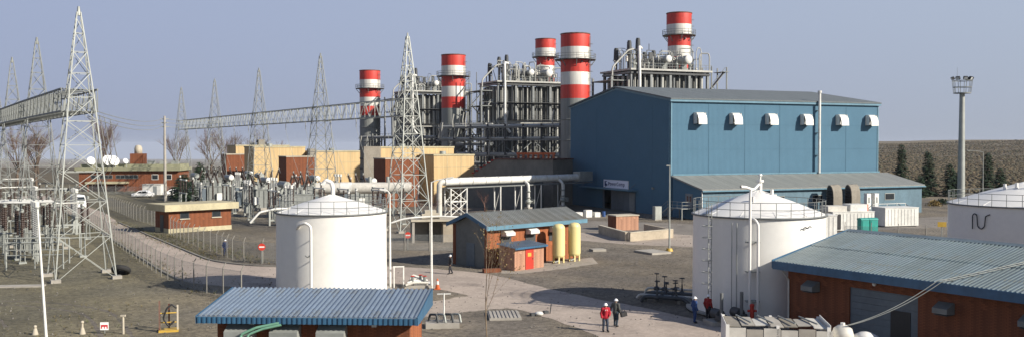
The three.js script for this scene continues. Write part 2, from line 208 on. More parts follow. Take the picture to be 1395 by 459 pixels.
// ---------------------------------------------------------------- turbine hall
const A0 = rad(23.5), cosA = Math.cos(A0), sinA = Math.sin(A0);
const hallAt = (x, z) => [26.6 + x * cosA + z * sinA, 159 + x * sinA - z * cosA]; // hall-local (x along the long wall, z towards the viewer) to world (x, distance)
{
  const h = thing('turbine_hall', 'big blue metal-clad turbine hall with low gable roof and white wall hoods', 'building', [26.6, 0, 159], A0);
  const W = 45.1, D = 37, E = 19.5, R = 22.4;
  const gable = [[0, 0], [0, E], [-D / 2, R], [-D, E], [-D, 0]];
  part(h, 'gable_wall', new B().prismX(gable, 0, 0.3, [[[-19.6, 0.02], [-19.6, 3.7], [-23.6, 3.7], [-23.6, 0.02]]]), M.hallBlue).userData.label = 'shaded blue end wall with entrance';
  part(h, 'gable_wall', new B().prismX(gable, W - 0.3, W), M.hallBlue);
  part(h, 'side_wall', new B().ext(0.3, W - 0.3, 0, E, -0.3, 0), M.hallBlue).userData.label = 'sunlit long blue wall';
  part(h, 'side_wall', new B().ext(0.3, W - 0.3, 0, E, -D, -D + 0.3), M.hallBlue);
  part(h, 'roof', new B().prismX([[0.5, E + 0.02], [0.5, E + 0.24], [-D / 2, R + 0.32], [-D / 2, R + 0.03]], -0.4, W + 0.4), M.hallRoof);
  part(h, 'roof', new B().prismX([[-D - 0.5, E + 0.02], [-D - 0.5, E + 0.24], [-D / 2 - 0.003, R + 0.32], [-D / 2 - 0.003, R + 0.03]], -0.4, W + 0.4), M.hallRoof);
  part(h, 'gutter', new B().ext(-0.4, W + 0.4, E - 0.35, E + 0.02, 0.02, 0.42), M.hallTrim);
  for (const x of [-0.12, W - 0.12]) part(h, 'corner_trim', new B().ext(x, x + 0.24, 0, E - 0.4, -0.12, 0.09), M.hallTrim);
  part(h, 'verge_trim', new B().prismX([[0.3, E - 0.3], [0.3, E], [-D / 2, R], [-D - 0.3, E], [-D - 0.3, E - 0.3], [-D / 2, R - 0.32]], -0.1, -0.02), M.hallTrim);
  for (let k = 0; k < 5; k++) part(h, 'wall_seam', new B().ext(7.5 * (k + 1) - 0.05, 7.5 * (k + 1) + 0.05, 6.9, E - 0.4, 0.0, 0.035), M.hallBlue);
  for (const y of [11.2, 15.4]) part(h, 'wall_seam', new B().ext(0.2, W - 0.2, y, y + 0.06, 0.003, 0.03), M.hallBlue);
  for (const x of [5.3, 12.6, 20.2, 27.9, 36.0, 43.0]) { // weather hoods: a rounded top with a slanted open front
    const g = new B().prismX([[0.02, 15.5], [0.02, 17.4], [0.5, 17.4], [0.95, 17.2], [1.25, 16.85], [1.45, 16.2], [1.5, 15.4], [1.42, 15.4], [1.3, 16.2], [1.1, 16.75], [0.85, 17.05], [0.5, 17.22], [0.14, 17.22], [0.14, 15.5]], x - 0.85, x + 0.85).ext(x - 0.92, x - 0.85, 15.5, 17.35, 0.02, 1.0).ext(x + 0.85, x + 0.92, 15.5, 17.35, 0.02, 1.0);
    const q = part(h, 'vent_hood', g, M.whiteFit); part(q, 'louvre', new B().ext(x - 0.8, x + 0.8, 15.45, 15.6, 0.15, 1.35), M.steelDark);
  }
  const vp = part(h, 'vent_pipe', new B().cyl(0.24, 0.24, 14.3, 30.7, 6.95, 0.75, 12), M.whiteFit); part(vp, 'cowl', new B().cyl(0.36, 0.36, 0.4, 30.7, 21.2, 0.75, 12), M.whiteFit);
  for (const y of [10, 14, 18]) part(vp, 'bracket', new B().ext(30.5, 30.9, y, y + 0.12, 0.02, 0.6), M.galv);
  part(h, 'entrance_canopy', new B().ext(-1.7, -0.01, 3.78, 3.98, -30.2, -10.8), M.hallTrim);
  for (const z of [-29.5, -20.5, -11.5]) part(h, 'canopy_strut', new B().bar(L3(-1.5, 3.98, z), L3(-0.05, 5.0, z), 0.05), M.galvDark);
  for (const z of [-23.6, -20.3]) part(h, 'entrance_door', new B().ext(0.02, 0.12, 0.03, 3.7, z, z + 0.7), M.door);
  const sd = part(h, 'sliding_door', new B().ext(-0.16, -0.03, 0.05, 3.5, -19.4, -11.4), M.door); for (let k = 0; k < 4; k++) part(sd, 'door_panel', new B().ext(-0.2, -0.165, 0.15, 3.4, -19.3 + k * 2, -17.5 + k * 2), k === 3 ? M.doorGrey : M.door);
  const wl = part(h, 'wall_lamp', new B().ext(-0.35, -0.02, 4.4, 4.7, -5.6, -5.2), M.galv); part(wl, 'lens', new B().ext(-0.33, -0.05, 4.36, 4.39, -5.55, -5.25), M.lampGlass);
  part(h, 'downpipe', new B().cyl(0.1, 0.1, 19, -0.22, 0.05, -0.25, 8), M.hallTrim);
  for (const z of [-26, -6]) part(h, 'wall_seam', new B().ext(-0.035, 0, 0.1, E - 0.5, z - 0.05, z + 0.05), M.hallBlue);

  // low annex along the sunny wall
  const a = thing('hall_annex', 'low lean-to annex with pale roof along the foot of the blue hall', 'building', [...((q) => [q[0], 0, q[1]])(hallAt(0, 0.0))], A0);
  const ap = [[0.45, 0], [0.45, 6.55], [9.0, 4.75], [9.0, 0]];
  part(a, 'end_wall', new B().prismX(ap, 0, 0.25), M.hallBlue); part(a, 'end_wall', new B().prismX(ap, 46.4, 46.65), M.annexBlue);
  part(a, 'front_wall', new B().ext(0.25, 46.4, 0, 4.75, 8.75, 9.0), M.annexBlue);
  part(a, 'roof', new B().prismX([[0.45, 6.6], [0.45, 6.85], [9.4, 4.95], [9.4, 4.72]], -0.3, 47), M.annexRoof);
  part(a, 'roof_flashing', new B().ext(0, 45.1, 6.86, 7.1, 0.44, 0.6), M.hallTrim); part(a, 'gutter', new B().ext(-0.3, 47, 4.55, 4.75, 9.42, 9.6), M.hallTrim);
  part(a, 'roof_vent', new B().cyl(0.2, 0.2, 0.5, 21, 5.2, 4.5, 10).cyl(0.3, 0.1, 0.2, 21, 5.7, 4.5, 10), M.steel);
  for (const x of [6, 14, 22, 38]) { const w = part(a, 'window', new B().ext(x, x + 2.2, 2.4, 3.6, 9.003, 9.06), M.galv); part(w, 'pane', new B().ext(x + 0.1, x + 2.1, 2.5, 3.5, 9.061, 9.075), M.glass); }
  for (const x of [33.4, 34.7]) part(a, 'window_frame', new B().ext(x, x + 0.9, 2.6, 3.7, 9.003, 9.06), M.steelDark);
  part(a, 'downpipe', new B().cyl(0.1, 0.1, 4.5, -0.12, 0.05, 9.1, 8), M.whiteFit); part(a, 'end_door', new B().ext(-0.06, -0.005, 1.9, 4.1, 4.3, 6.3), M.doorGrey); for (const z of [4.75, 5.55]) part(a, 'door_window', new B().ext(-0.08, -0.061, 2.7, 3.7, z, z + 0.45), M.rust);
  for (const [x, z0] of [[24.1, 1.0], [25.9, 0], [28.0, 1.0], [29.8, 0]]) { // arched ducts by the wall; shade of their left ends painted as black louvres
    const d = new B().prismX([[9.7 + z0, 0.02], [9.7 + z0, 4.7], [9.85 + z0, 5.1], [10.15 + z0, 5.35], [10.55 + z0, 5.3], [10.95 + z0, 4.95], [11.2 + z0, 4.3], [11.3 + z0, 3.4], [11.3 + z0, 0.02]], x - 0.5, x + 0.5); const q = part(a, 'exhaust_duct', d, M.greyWall); for (let k = 0; k < 9; k++) part(q, 'louvre', new B().box(0.34, 0.03, 1.3 - Math.max(0, k - 7) * 0.3, x - 0.62, 0.7 + k * 0.48, 10.5 + z0, 0, 0, 0.7), M.black); part(q, 'shade_backing', new B().prismX([[9.8 + z0, 0.3], [9.8 + z0, 4.7], [10.15 + z0, 5.2], [10.5 + z0, 5.15], [11.0 + z0, 4.4], [11.2 + z0, 3.4], [11.2 + z0, 0.3]], x - 0.53, x - 0.503), M.black);
  }
  // landing with steps outside the annex end door
  const s = thing('steel_landing', 'grey steel landing and steps outside the annex end door', 'steps', [...((q) => [q[0], 0, q[1]])(hallAt(-0.2, 5.2))], A0);
  part(s, 'platform', new B().ext(-2.6, -0.05, 1.78, 1.88, -2, 2.2), M.galv); for (const [x, z] of [[-2.5, -1.9], [-2.5, 2.1], [-0.3, -1.9], [-0.3, 2.1]]) part(s, 'post', new B().ext(x - 0.06, x + 0.06, 0, 1.777, z - 0.06, z + 0.06), M.galv);
  for (let k = 0; k < 8; k++) part(s, 'step', new B().ext(-2.5, -1.3, 0.2 * k + 0.14, 0.2 * k + 0.19, -5.0 + k * 0.38, -4.65 + k * 0.38), M.galv);
  for (const x of [-2.55, -1.25]) part(s, 'stringer', new B().beam(L3(x, 0.03, -5.15), L3(x, 1.75, -1.95), 0.06, 0.2), M.galv);
  for (const y of [2.35, 2.9]) { part(s, 'handrail', new B().bar(L3(-2.55, y, -2), L3(-2.55, y, 2.2), 0.035).bar(L3(-2.55, y, 2.2), L3(-0.1, y, 2.2), 0.035), M.galv); part(s, 'handrail', new B().bar(L3(-2.55, y - 1.75, -5.1), L3(-2.55, y, -2), 0.035), M.galv); }
  for (const z of [-2, -0.6, 0.8, 2.2]) part(s, 'rail_post', new B().bar(L3(-2.55, 1.88, z), L3(-2.55, 2.9, z), 0.03), M.galv);
}
{ // entrance sign: white board with a dark blue square mark and dark lettering
  const c = document.createElement('canvas'); c.width = 512; c.height = 96; const x = c.getContext('2d'); x.fillStyle = '#e4e2ea'; x.fillRect(0, 0, 512, 96); x.fillStyle = '#12295c'; x.fillRect(22, 16, 50, 60); x.fillStyle = '#e4e2ea'; x.beginPath(); x.arc(60, 36, 13, 0, 7); x.fill(); x.fillStyle = '#2b3357'; x.font = 'bold 60px sans-serif'; x.fillText('PowerComp', 94, 68, 396);
  const t = new THREE.CanvasTexture(c); t.colorSpace = THREE.SRGBColorSpace;
  const q = hallAt(-0.12, -18.4), s = thing('entrance_sign', 'white board with blue square mark and lettering above the hall entrance', 'sign', [q[0], 4.0, q[1]], A0 - Math.PI / 2);
  part(s, 'board', new B().ext(-4.6, 4.6, 0, 1.5, -0.1, 0), M.whiteFit); const pg = new THREE.PlaneGeometry(9.1, 1.42); pg.translate(0, 0.75, 0.004); const pm = new THREE.MeshStandardMaterial({ map: t, roughness: 0.5 }); part(s, 'lettering', pg, pm);
}

// ---------------------------------------------------------------- chimneys
function chimney(x, d, H, r, rTop, label) {
  const s = thing('chimney', label, 'chimney', [x, 0, d], 0.4, 'striped chimneys of the plant');
  const k = r > 3.1 ? 1 : 0.93, cut = [0, 2.9, 5.5, 8.4, 11.2, 14.2].map(v => H - v * k), cols = [M.red, M.band, M.red, M.band, M.red];
  const shell = (y0, y1, R) => new B().lathe([[R - 0.12, y0], [R, y0], [R, y1], [R - 0.12, y1]], 40);
  for (let i = 0; i < 5; i++) part(s, i % 2 ? 'white_band' : 'red_band', shell(cut[i + 1] + 0.003, cut[i], i < 2 ? rTop : r), cols[i]);
  part(s, 'shaft', new B().lathe([[r * 1.02, 0], [r * 1.02, 3], [r, 3.4], [r, cut[5]], [r - 0.12, cut[5]], [r - 0.12, 0]], 40), M.stackGrey);
  part(s, 'rim', new B().ring(rTop - 0.02, 0.14, H, 0, 0, 40, 6), M.rust);
  part(s, 'flue', new B().cyl(r - 0.3, r - 0.3, H - 2.5, 0, 0.3, 0, 32, true).cyl(r - 0.3, r - 0.3, 0.05, 0, H - 2.2, 0, 32), M.black);
  for (const y of [8, 13, 17.5]) part(s, 'stiffener', new B().ring(r + 0.05, 0.09, y, 0, 0, 40, 5), M.stackGrey);
  const yp = cut[2] - 0.1, Ro = r + 1.25; part(s, 'platform', new B().lathe([[r + 0.02, yp - 0.12], [Ro, yp - 0.12], [Ro, yp + 0.05], [r + 0.02, yp + 0.05], [r + 0.02, yp - 0.12]], 36), M.galvDark);
  for (let i = 0; i < 16; i++) { const a = i / 16 * 6.2832, cx = Math.cos(a), cz = Math.sin(a); rod(s, 'rail_post', L3(cx * Ro, yp + 0.05, cz * Ro), L3(cx * Ro, yp + 1.2, cz * Ro), 0.045, M.galvDark); if (i % 2) rod(s, 'bracket', L3(cx * (r + 0.03), yp - 1.5, cz * (r + 0.03)), L3(cx * (Ro - 0.1), yp - 0.12, cz * (Ro - 0.1)), 0.09, M.galvDark); }
  for (const y of [0.65, 1.2]) part(s, 'handrail', new B().ring(Ro, 0.045, yp + y, 0, 0, 36, 4), M.galvDark);
  const la = 0.9, lx = Math.cos(la), lz = Math.sin(la), lad = part(s, 'ladder', new B().bar(L3(lx * (r + 0.3) - lz * 0.25, 2, lz * (r + 0.3) + lx * 0.25), L3(lx * (r + 0.3) - lz * 0.25, H - 0.5, lz * (r + 0.3) + lx * 0.25), 0.05, 5).bar(L3(lx * (r + 0.3) + lz * 0.25, 2, lz * (r + 0.3) - lx * 0.25), L3(lx * (r + 0.3) + lz * 0.25, H - 0.5, lz * (r + 0.3) - lx * 0.25), 0.05, 5), M.galvDark);
  const cage = new B(); for (let y = 4; y < H - 1; y += 1.5) { const g = new THREE.TorusGeometry(0.42, 0.035, 4, 12); g.rotateX(Math.PI / 2); cage.put(g, new THREE.Matrix4().makeTranslation(lx * (r + 0.55), y, lz * (r + 0.55))); } part(lad, 'safety_cage', cage, M.galvDark);
  // sampling platform lower on the shaft
  const ya = H - 15.0; part(s, 'service_platform', new B().box(1.5, 0.12, 3.4, lx * (r + 0.7), ya, lz * (r + 0.7), -la), M.galvDark);
  part(s, 'platform_rail', new B().box(0.08, 0.08, 3.4, lx * (r + 1.4), ya + 1.1, lz * (r + 1.4), -la).box(0.08, 0.08, 3.4, lx * (r + 1.4), ya + 0.6, lz * (r + 1.4), -la), M.galvDark);
  part(s, 'warning_light', new B().box(0.3, 0.35, 0.3, lx * -0.2, H - 6.2, r + 0.2), M.steelDark);
  return s;
}
chimney(14.0, 211, 36.3, 3.25, 3.25, 'nearest fat red and white chimney, close behind the edge of the blue hall');
chimney(-15.7, 256, 35.9, 3.25, 3.25, 'fat red and white chimney with grey shaft, middle of the row of three');
chimney(-45.0, 302, 35.3, 3.25, 3.25, 'farthest and smallest red and white chimney above the cream buildings');
chimney(9.9, 282, 43.0, 2.7, 3.02, 'slimmer red and white chimney just behind the nearest fat one');
chimney(39.9, 228, 43.2, 2.7, 3.0, 'tallest red and white chimney rising over the roof of the blue hall');

// ---------------------------------------------------------------- heat recovery boilers
function boiler(label, pos, seed) {
  const s = thing('heat_recovery_boiler', label, 'boiler', pos, A0, 'heat recovery boilers'), r = rng(seed), X = [-10, -5, 0, 5, 10];
  for (const x of X) for (const z of [-6, 6]) part(s, 'column', new B().ext(x - 0.28, x + 0.28, 0, 28.3, z - 0.28, z + 0.28), M.steel);
  for (const y of [4.5, 9, 13, 17.5, 22.5, 27.6]) { for (const z of [-6.4, 6.4]) part(s, 'girder', new B().ext(-10.4, 10.4, y, y + (y === 17.5 ? 0.9 : 0.45), z - 0.11, z + 0.11), y === 17.5 ? M.pipe : M.steelDark); for (const x of [-10.4, 10.4]) part(s, 'girder', new B().ext(x - 0.11, x + 0.11, y, y + 0.45, -6.2, 6.2), M.steel); }
  for (let i = 0; i < 4; i++) for (const [y0, y1] of [[0, 4.5], [4.5, 9], [9, 13]]) if ((i + y0) % 2 < 1.5) rod(s, 'brace', L3(X[i], i % 2 ? y0 : y1, 6.15), L3(X[i + 1], i % 2 ? y1 : y0, 6.15), 0.13, M.steel);
  part(s, 'casing', new B().ext(-9.4, 9.4, 9.5, 27.4, -5.2, 4.6), M.casing); part(s, 'inlet_duct', new B().prism([[-9.2, 1.2], [-9.2, 9.4], [9.2, 9.4], [9.2, 4.5]], -4.6, 4.2), M.steelDark);
  for (let k = 0; k < 13; k++) { const x = -8.8 + k * 1.46 + (r() - 0.5) * 0.7, R = 0.14 + 0.34 * r() * r(); part(s, 'downcomer', new B().cyl(R, R, 17.5 + r() * 1.5, x, 9.8 + r(), 5.25, 12), k % 3 === 1 ? M.pipeDark : M.pipe); }
  for (let k = 0; k < 5; k++) { const z = -4.5 + k * 2.2, R = 0.25 + 0.2 * r(); part(s, 'downcomer', new B().cyl(R, R, 17, -9.75, 10.2, z, 10), M.pipe); }
  part(s, 'deck', new B().ext(-10.7, 10.7, 28.32, 28.72, -7, 7), M.pipe);
  for (const [x, R] of [[-0.6, 0.8], [4.6, 1.0]]) { const dr = part(s, 'steam_drum', new B().put(new THREE.CylinderGeometry(R, R, 12.4, 24), new THREE.Matrix4().makeRotationX(Math.PI / 2).setPosition(x, 31.1, 0.2)), M.pipe); part(dr, 'drum_end', new B().sph(R, x, 31.1, 6.4, 1, 1, 0.35, 20), M.whiteFit); for (const z of [-4, 4.5]) part(dr, 'saddle', new B().ext(x - 0.7, x + 0.7, 28.73, 30.5, z - 0.2, z + 0.2), M.galvDark); }
  for (const [x, z, h] of [[-7.9, 1.5, 6.3], [-5.9, 1.9, 6.9], [-9.0, -2.5, 4.9], [-4.2, -1.0, 4.6], [1.6, -3.5, 4.9], [-1.8, -2, 4.2]]) { const q = part(s, 'silencer', new B().cyl(0.6, 0.5, 2.4, x, 28.73 + h - 2.4, z, 14).cyl(0.3, 0.34, h - 2.4, x, 28.73, z, 8).box(1.1, 0.12, 1.1, x, 28.73 + h - 2.5, z), M.steelDark); part(q, 'rain_cap', new B().cyl(0.4, 0.4, 0.3, x, 28.73 + h, z, 12), M.steelDark); }
  for (let k = 0; k < 40; k++) { const x = -9 + 17.5 * r(), z = -4 + 9.6 * r(), h = 1.5 + 3.8 * r(), x2 = x + (r() - 0.5) * 6, z2 = z + (r() - 0.5) * 3, R = 0.06 + 0.12 * r(); part(s, 'roof_pipe', new B().tube([L3(x, 28.73, z), L3(x, 28.73 + h * 0.8, z), L3(x + (x2 - x) * 0.2, 28.73 + h, z), L3(x2, 28.73 + h, z2), L3(x2 + 0.3, 28.73 + h * 0.8, z2), L3(x2 + 0.3, 28.73, z2)], R, 7, 30, 0.1), r() < 0.4 ? M.pipeDark : M.pipe); }
  for (let k = 0; k < 9; k++) { const x = -8.5 + 16 * r(), z = 3 + 3.5 * r(), y = 28.73; const v = part(s, 'valve', new B().cyl(0.16, 0.16, 1.2, x, y, z, 8).sph(0.34, x, y + 1.25, z, 1, 1, 1, 10).cyl(0.06, 0.06, 0.8, x, y + 1.4, z, 6), M.galv); part(v, 'handwheel', new B().ring(0.3, 0.04, y + 2.2, x, z, 12, 4), M.steelDark); }
  for (let i = 0; i <= 14; i++) rod(s, 'rail_post', L3(-10.5 + i * 1.5, 28.72, 6.9), L3(-10.5 + i * 1.5, 29.9, 6.9), 0.05, M.galvDark); for (const y of [29.3, 29.9]) rod(s, 'handrail', L3(-10.5, y, 6.9), L3(10.5, y, 6.9), 0.05, M.galvDark);
  for (const y of [13.5, 18.5, 23.0]) { const w = part(s, 'walkway', new B().ext(-10.4, 10.4, y, y + 0.12, 6.55, 7.6), M.steelDark); for (let i = 0; i <= 12; i++) rod(w, 'rail_post', L3(-10.3 + i * 1.717, y + 0.1, 7.55), L3(-10.3 + i * 1.717, y + 1.15, 7.55), 0.035, M.steelDark); for (const q of [0.6, 1.15]) rod(w, 'handrail', L3(-10.3, y + q, 7.55), L3(10.3, y + q, 7.55), 0.035, M.steelDark); }
  for (let k = 0; k < 14; k++) { const x = -9.5 + 17 * r(), z = -4 + 9 * r(), w = 0.8 + 1.6 * r(), h = 1.2 + 2.6 * r() * (x < -2 ? 1.4 : 1), q = part(s, 'instrument_frame', new B().beam(L3(x, 28.73, z), L3(x, 28.73 + h, z), 0.12).beam(L3(x + w, 28.73, z), L3(x + w, 28.73 + h, z), 0.12).beam(L3(x, 28.7 + h, z), L3(x + w, 28.7 + h, z), 0.14).beam(L3(x, 28.73 + h * 0.5, z), L3(x + w, 28.73 + h * 0.55, z), 0.1), k % 3 ? M.steelDark : M.steel); part(q, 'junction_box', new B().box(w * 0.5, h * 0.34, 0.4, x + w * 0.5, 28.73 + h * 0.72, z + 0.1), k % 4 === 0 ? M.offWhite : M.steelDark); part(q, 'vent_stub', new B().cyl(0.08, 0.08, 0.5 + 1.4 * r(), x + w * 0.3, 28.7 + h, z, 6), M.steelDark); }
  for (let k = 0; k < 10; k++) { const x = -9 + 18 * r(), y = 31 + 2.2 * r(); rod(s, 'frame_post', L3(x, 28.73, 2 - 5 * r()), L3(x, y + 1, 2 - 5 * r()), 0.09, M.galvDark); rod(s, 'frame_rail', L3(x - 1.5 - 2 * r(), y, 3 - 5 * r()), L3(x + 1.5 + 2 * r(), y, 3 - 5 * r()), 0.07, M.galvDark); }
  // steam line rising on the near left and the outrigger platform beside it
  part(s, 'steam_line', new B().tube([L3(-7.2, 15.2, 7.3), L3(-8.2, 16.4, 7.4), L3(-8.7, 18.5, 7.4), L3(-8.7, 26, 7.4), L3(-8.7, 32.5, 7.2), L3(-8.2, 33.4, 6.4), L3(-6.6, 33.4, 4.5)], 0.34, 10, 60, 0.2), M.whiteFit);
  for (const y of [26.0, 22.0, 14.5]) part(s, 'side_platform', new B().ext(-14.6, -10.6, y, y + 0.2, -4, 5), M.galvDark);
  for (const z of [-3.8, 4.8]) part(s, 'side_column', new B().ext(-14.5, -14.1, 0, 26.9, z - 0.2, z + 0.2), M.steel);
  for (const y of [22.8, 26.8]) for (const z of [5]) rod(s, 'handrail', L3(-14.6, y + 0.3, z), L3(-10.6, y + 0.3, z), 0.05, M.galvDark);
  part(s, 'sloping_pipe', new B().tube([L3(-14.0, 26.2, 4.6), L3(-14.0, 28.4, 4.6), L3(-13.6, 29.3, 4.6), L3(-10.2, 32.6, 4.6), L3(-9.2, 33.0, 4.6), L3(-7, 33.0, 4.6)], 0.2, 8, 40, 0.2), M.pipe);
  for (let k = 0; k < 6; k++) { const z = -3 + 1.5 * k; part(s, 'side_pipe', new B().tube([L3(-12.2, 14.7, z), L3(-12.2, 20 + 5 * r(), z), L3(-10.6, 23 + 3 * r(), z)], 0.14 + 0.1 * r(), 7, 16), r() < 0.5 ? M.pipe : M.pipeDark); }
  // stair tower on the right
  for (const [x, z] of [[11.4, 2], [15.6, 2], [11.4, 5.6], [15.6, 5.6]]) part(s, 'stair_post', new B().ext(x - 0.12, x + 0.12, 0, 29.8, z - 0.12, z + 0.12), M.galvDark);
  for (let f = 0; f < 7; f++) { const y = f * 4.1, fl = part(s, 'stair_flight', new B().beam(L3(f % 2 ? 15.4 : 11.6, y, 4.9), L3(f % 2 ? 11.6 : 15.4, y + 4.1, 4.9), 0.9, 0.16), M.galvDark); part(fl, 'handrail', new B().bar(L3(f % 2 ? 15.4 : 11.6, y + 1.1, 5.4), L3(f % 2 ? 11.6 : 15.4, y + 5.2, 5.4), 0.06), M.galvDark); part(fl, 'landing', new B().ext(f % 2 ? 10.75 : 14.6, f % 2 ? 12.4 : 16.2, y + 4.05, y + 4.17, 1.8, 5.8), M.galvDark); }
  return s;
}
boiler('boiler tower of pipes and drums showing above the blue hall roof', [33.0, 0, 219], 3);
boiler('tall boiler tower of grey pipes just left of the blue hall', [3.2, 0, 259], 4);
boiler('distant boiler tower standing behind the tall lattice mast', [-25.5, 0, 303], 6);

// ---------------------------------------------------------------- pipe racks behind the cream buildings
function rack(label, a, b, levels, seed) {
  const dx = b[0] - a[0], dd = b[1] - a[1], len = Math.hypot(dx, dd), s = thing('pipe_rack', label, 'pipe rack', [a[0], 0, a[1]], Math.atan2(dd, dx), 'steel pipe racks'), r = rng(seed), top = levels[levels.length - 1], n = Math.round(len / 5);
  for (let i = 0; i <= n; i++) for (const z of [-2, 2]) part(s, 'column', new B().ext(len * i / n - 0.17, len * i / n + 0.17, 0, top + 0.6, z - 0.17, z + 0.17), M.steelDark);
  for (const y of levels) { for (const z of [-2.3, 2.3]) part(s, 'beam', new B().ext(-0.3, len + 0.3, y - 0.3, y, z - 0.1, z + 0.1), M.steel); for (let i = 0; i <= n; i++) part(s, 'cross_beam', new B().ext(len * i / n - 0.1, len * i / n + 0.1, y - 0.25, y - 0.02, -2.19, 2.19), M.steel); for (let k = 0; k < 5; k++) { const R = 0.12 + 0.22 * r(); part(s, 'pipe', new B().put(new THREE.CylinderGeometry(R, R, len + 1.5 * r(), 9), new THREE.Matrix4().makeRotationZ(Math.PI / 2).setPosition(len / 2, y + R, -1.6 + 0.8 * k)), r() < 0.5 ? M.pipe : M.pipeDark); } }
  for (let i = 0; i < n; i++) for (let l = 0; l < levels.length; l++) rod(s, 'brace', L3(len * i / n, l ? levels[l - 1] : 0, 2.1), L3(len * (i + 1) / n, levels[l] - 0.3, 2.1), 0.08, M.steel);
  for (let k = 0; k < 8; k++) { const x = len * r(), y = levels[Math.floor(r() * levels.length)]; part(s, 'riser', new B().tube([L3(x, y, 2.5), L3(x, y + 1.5, 2.6), L3(x + 0.4, y + 3 + 2 * r(), 2.6)], 0.16, 7, 12), M.pipe); }
  for (let i = 0; i <= n * 2; i++) rod(s, 'rail_post', L3(len * i / n / 2, top + 0.05, -2.3), L3(len * i / n / 2, top + 1.15, -2.3), 0.05, M.galvDark); rod(s, 'handrail', L3(0, top + 1.15, -2.3), L3(len, top + 1.15, -2.3), 0.05, M.galvDark);
}
rack('dark steel pipe rack stretching between the fat chimneys above the cream building', [-17, 236], [12, 214], [5.5, 9.5, 13.2, 16.2], 12);
rack('farther steel pipe rack behind the middle fat chimney', [-44, 285], [-12, 262], [6, 10.5, 14], 14);
rack('short pipe rack left of the tall boiler', [-14, 252], [-6, 246.5], [7, 12, 17], 16);
single('lattice_mast', 'thin pair of antenna poles between the boiler and the middle chimney', 'mast', new B().cyl(0.14, 0.1, 31, -9.3, 0, -251, 8).cyl(0.14, 0.1, 30.5, -11.3, 0, -251, 8).bar(P(-11.3, 22, 251), P(-9.3, 22, 251), 0.1).bar(P(-12.6, 25, 251), P(-7.6, 26, 251), 0.1), M.galvDark);

// ---------------------------------------------------------------- cream turbine enclosures and transformer rooms
const A1 = rad(30);
function enclosure(label, pos, vols, intake) { // vols: [x0, x1, depth back, height, front z]
  const s = thing('turbine_enclosure', label, 'building', pos, A1, 'cream turbine enclosures');
  vols.forEach(([x0, x1, dp, h, z], i) => {
    part(s, 'wall', new B().ext(x0, x1, 0, h, z - dp, z), M.cream); part(s, 'parapet', new B().ext(x0 - 0.12, x1 + 0.12, h, h + 0.3, z - dp - 0.12, z + 0.12), M.creamSlab);
    for (let k = 1; k < 4; k++) part(s, 'panel_joint', new B().ext(x0 + 0.05, x1 - 0.05, h * k / 4, h * k / 4 + 0.07, z + 0.002, z + 0.05), M.creamSlab);
    for (let x = x0 + 3; x < x1 - 1; x += 3.2) part(s, 'panel_joint', new B().ext(x, x + 0.08, 0.1, h - 0.1, z + 0.003, z + 0.04), M.creamSlab);
    part(s, 'roof_fan', new B().cyl(0.7, 0.7, 0.9, x0 + (x1 - x0) * 0.4, h + 0.02, z - dp * 0.5, 14), M.galv);
  });
  if (intake) { const [x0, x1, y0, y1, z] = intake; const q = part(s, 'air_intake', new B().ext(x0, x1, y0, y1, z, z + 2.2), M.greyWall); for (let k = 0; k < 5; k++) part(q, 'louvre', new B().box(0.1, 0.3, 2.0, x0 - 0.08, y0 + 0.8 + k * (y1 - y0 - 1.2) / 5, z + 1.1, 0, 0, 0.5), M.steelDark); }
  return s;
}
enclosure('nearest cream turbine enclosure, beside the white overhead pipe', [-27.5, 0, 193], [[2.5, 19.5, 9, 11.3, -4], [11.2, 20.5, 7, 9.7, 3.5]], [-1.2, 2.5, 0, 11.6, -6]);
enclosure('middle cream turbine enclosure behind the red brick transformer rooms', [-49, 0, 230], [[1, 17, 10, 10.2, 0], [-12, 0.6, 9, 11.3, -5]], [-0.6, 1, 6.5, 11, 0.2]);
enclosure('farthest cream turbine enclosure, above the mid switchyard', [-76, 0, 262], [[0, 15, 10, 11.6, 0]], [6.8, 8.6, 11.9, 13.4, -4]);
function brickRoom(label, pos, w, d, h) { const s = thing('transformer_room', label, 'building', pos, A1, 'brick transformer rooms'); part(s, 'wall', new B().ext(0, w, 0, h, -d, 0), M.brick); part(s, 'coping', new B().ext(-0.1, w + 0.1, h, h + 0.22, -d - 0.1, 0.1), M.plaster); part(s, 'vent_grille', new B().ext(w * 0.4, w * 0.6, 1, 3, 0.002, 0.05), M.steelDark); }
brickRoom('brick transformer room standing against the nearest cream enclosure', [-24.2, 0, 182], 7, 6, 9.2);
brickRoom('brick transformer room standing against the middle cream enclosure', [-50.5, 0, 213], 6.5, 6, 9.2);
brickRoom('smallest brick transformer room, at the far end of the cream row', [-73.2, 0, 244], 5.8, 6, 9.4);
single('grey_block_wall', 'long dark grey rendered block behind the overhead pipe', 'building', new B().ext(0, 15.5, 0, 5.4, -4, 0).ext(-0.2, 15.7, 5.4, 5.6, -4.2, 0.2), M.darkWall, undefined, P(-9.5, 0, 184)).rotation.y = rad(-30);
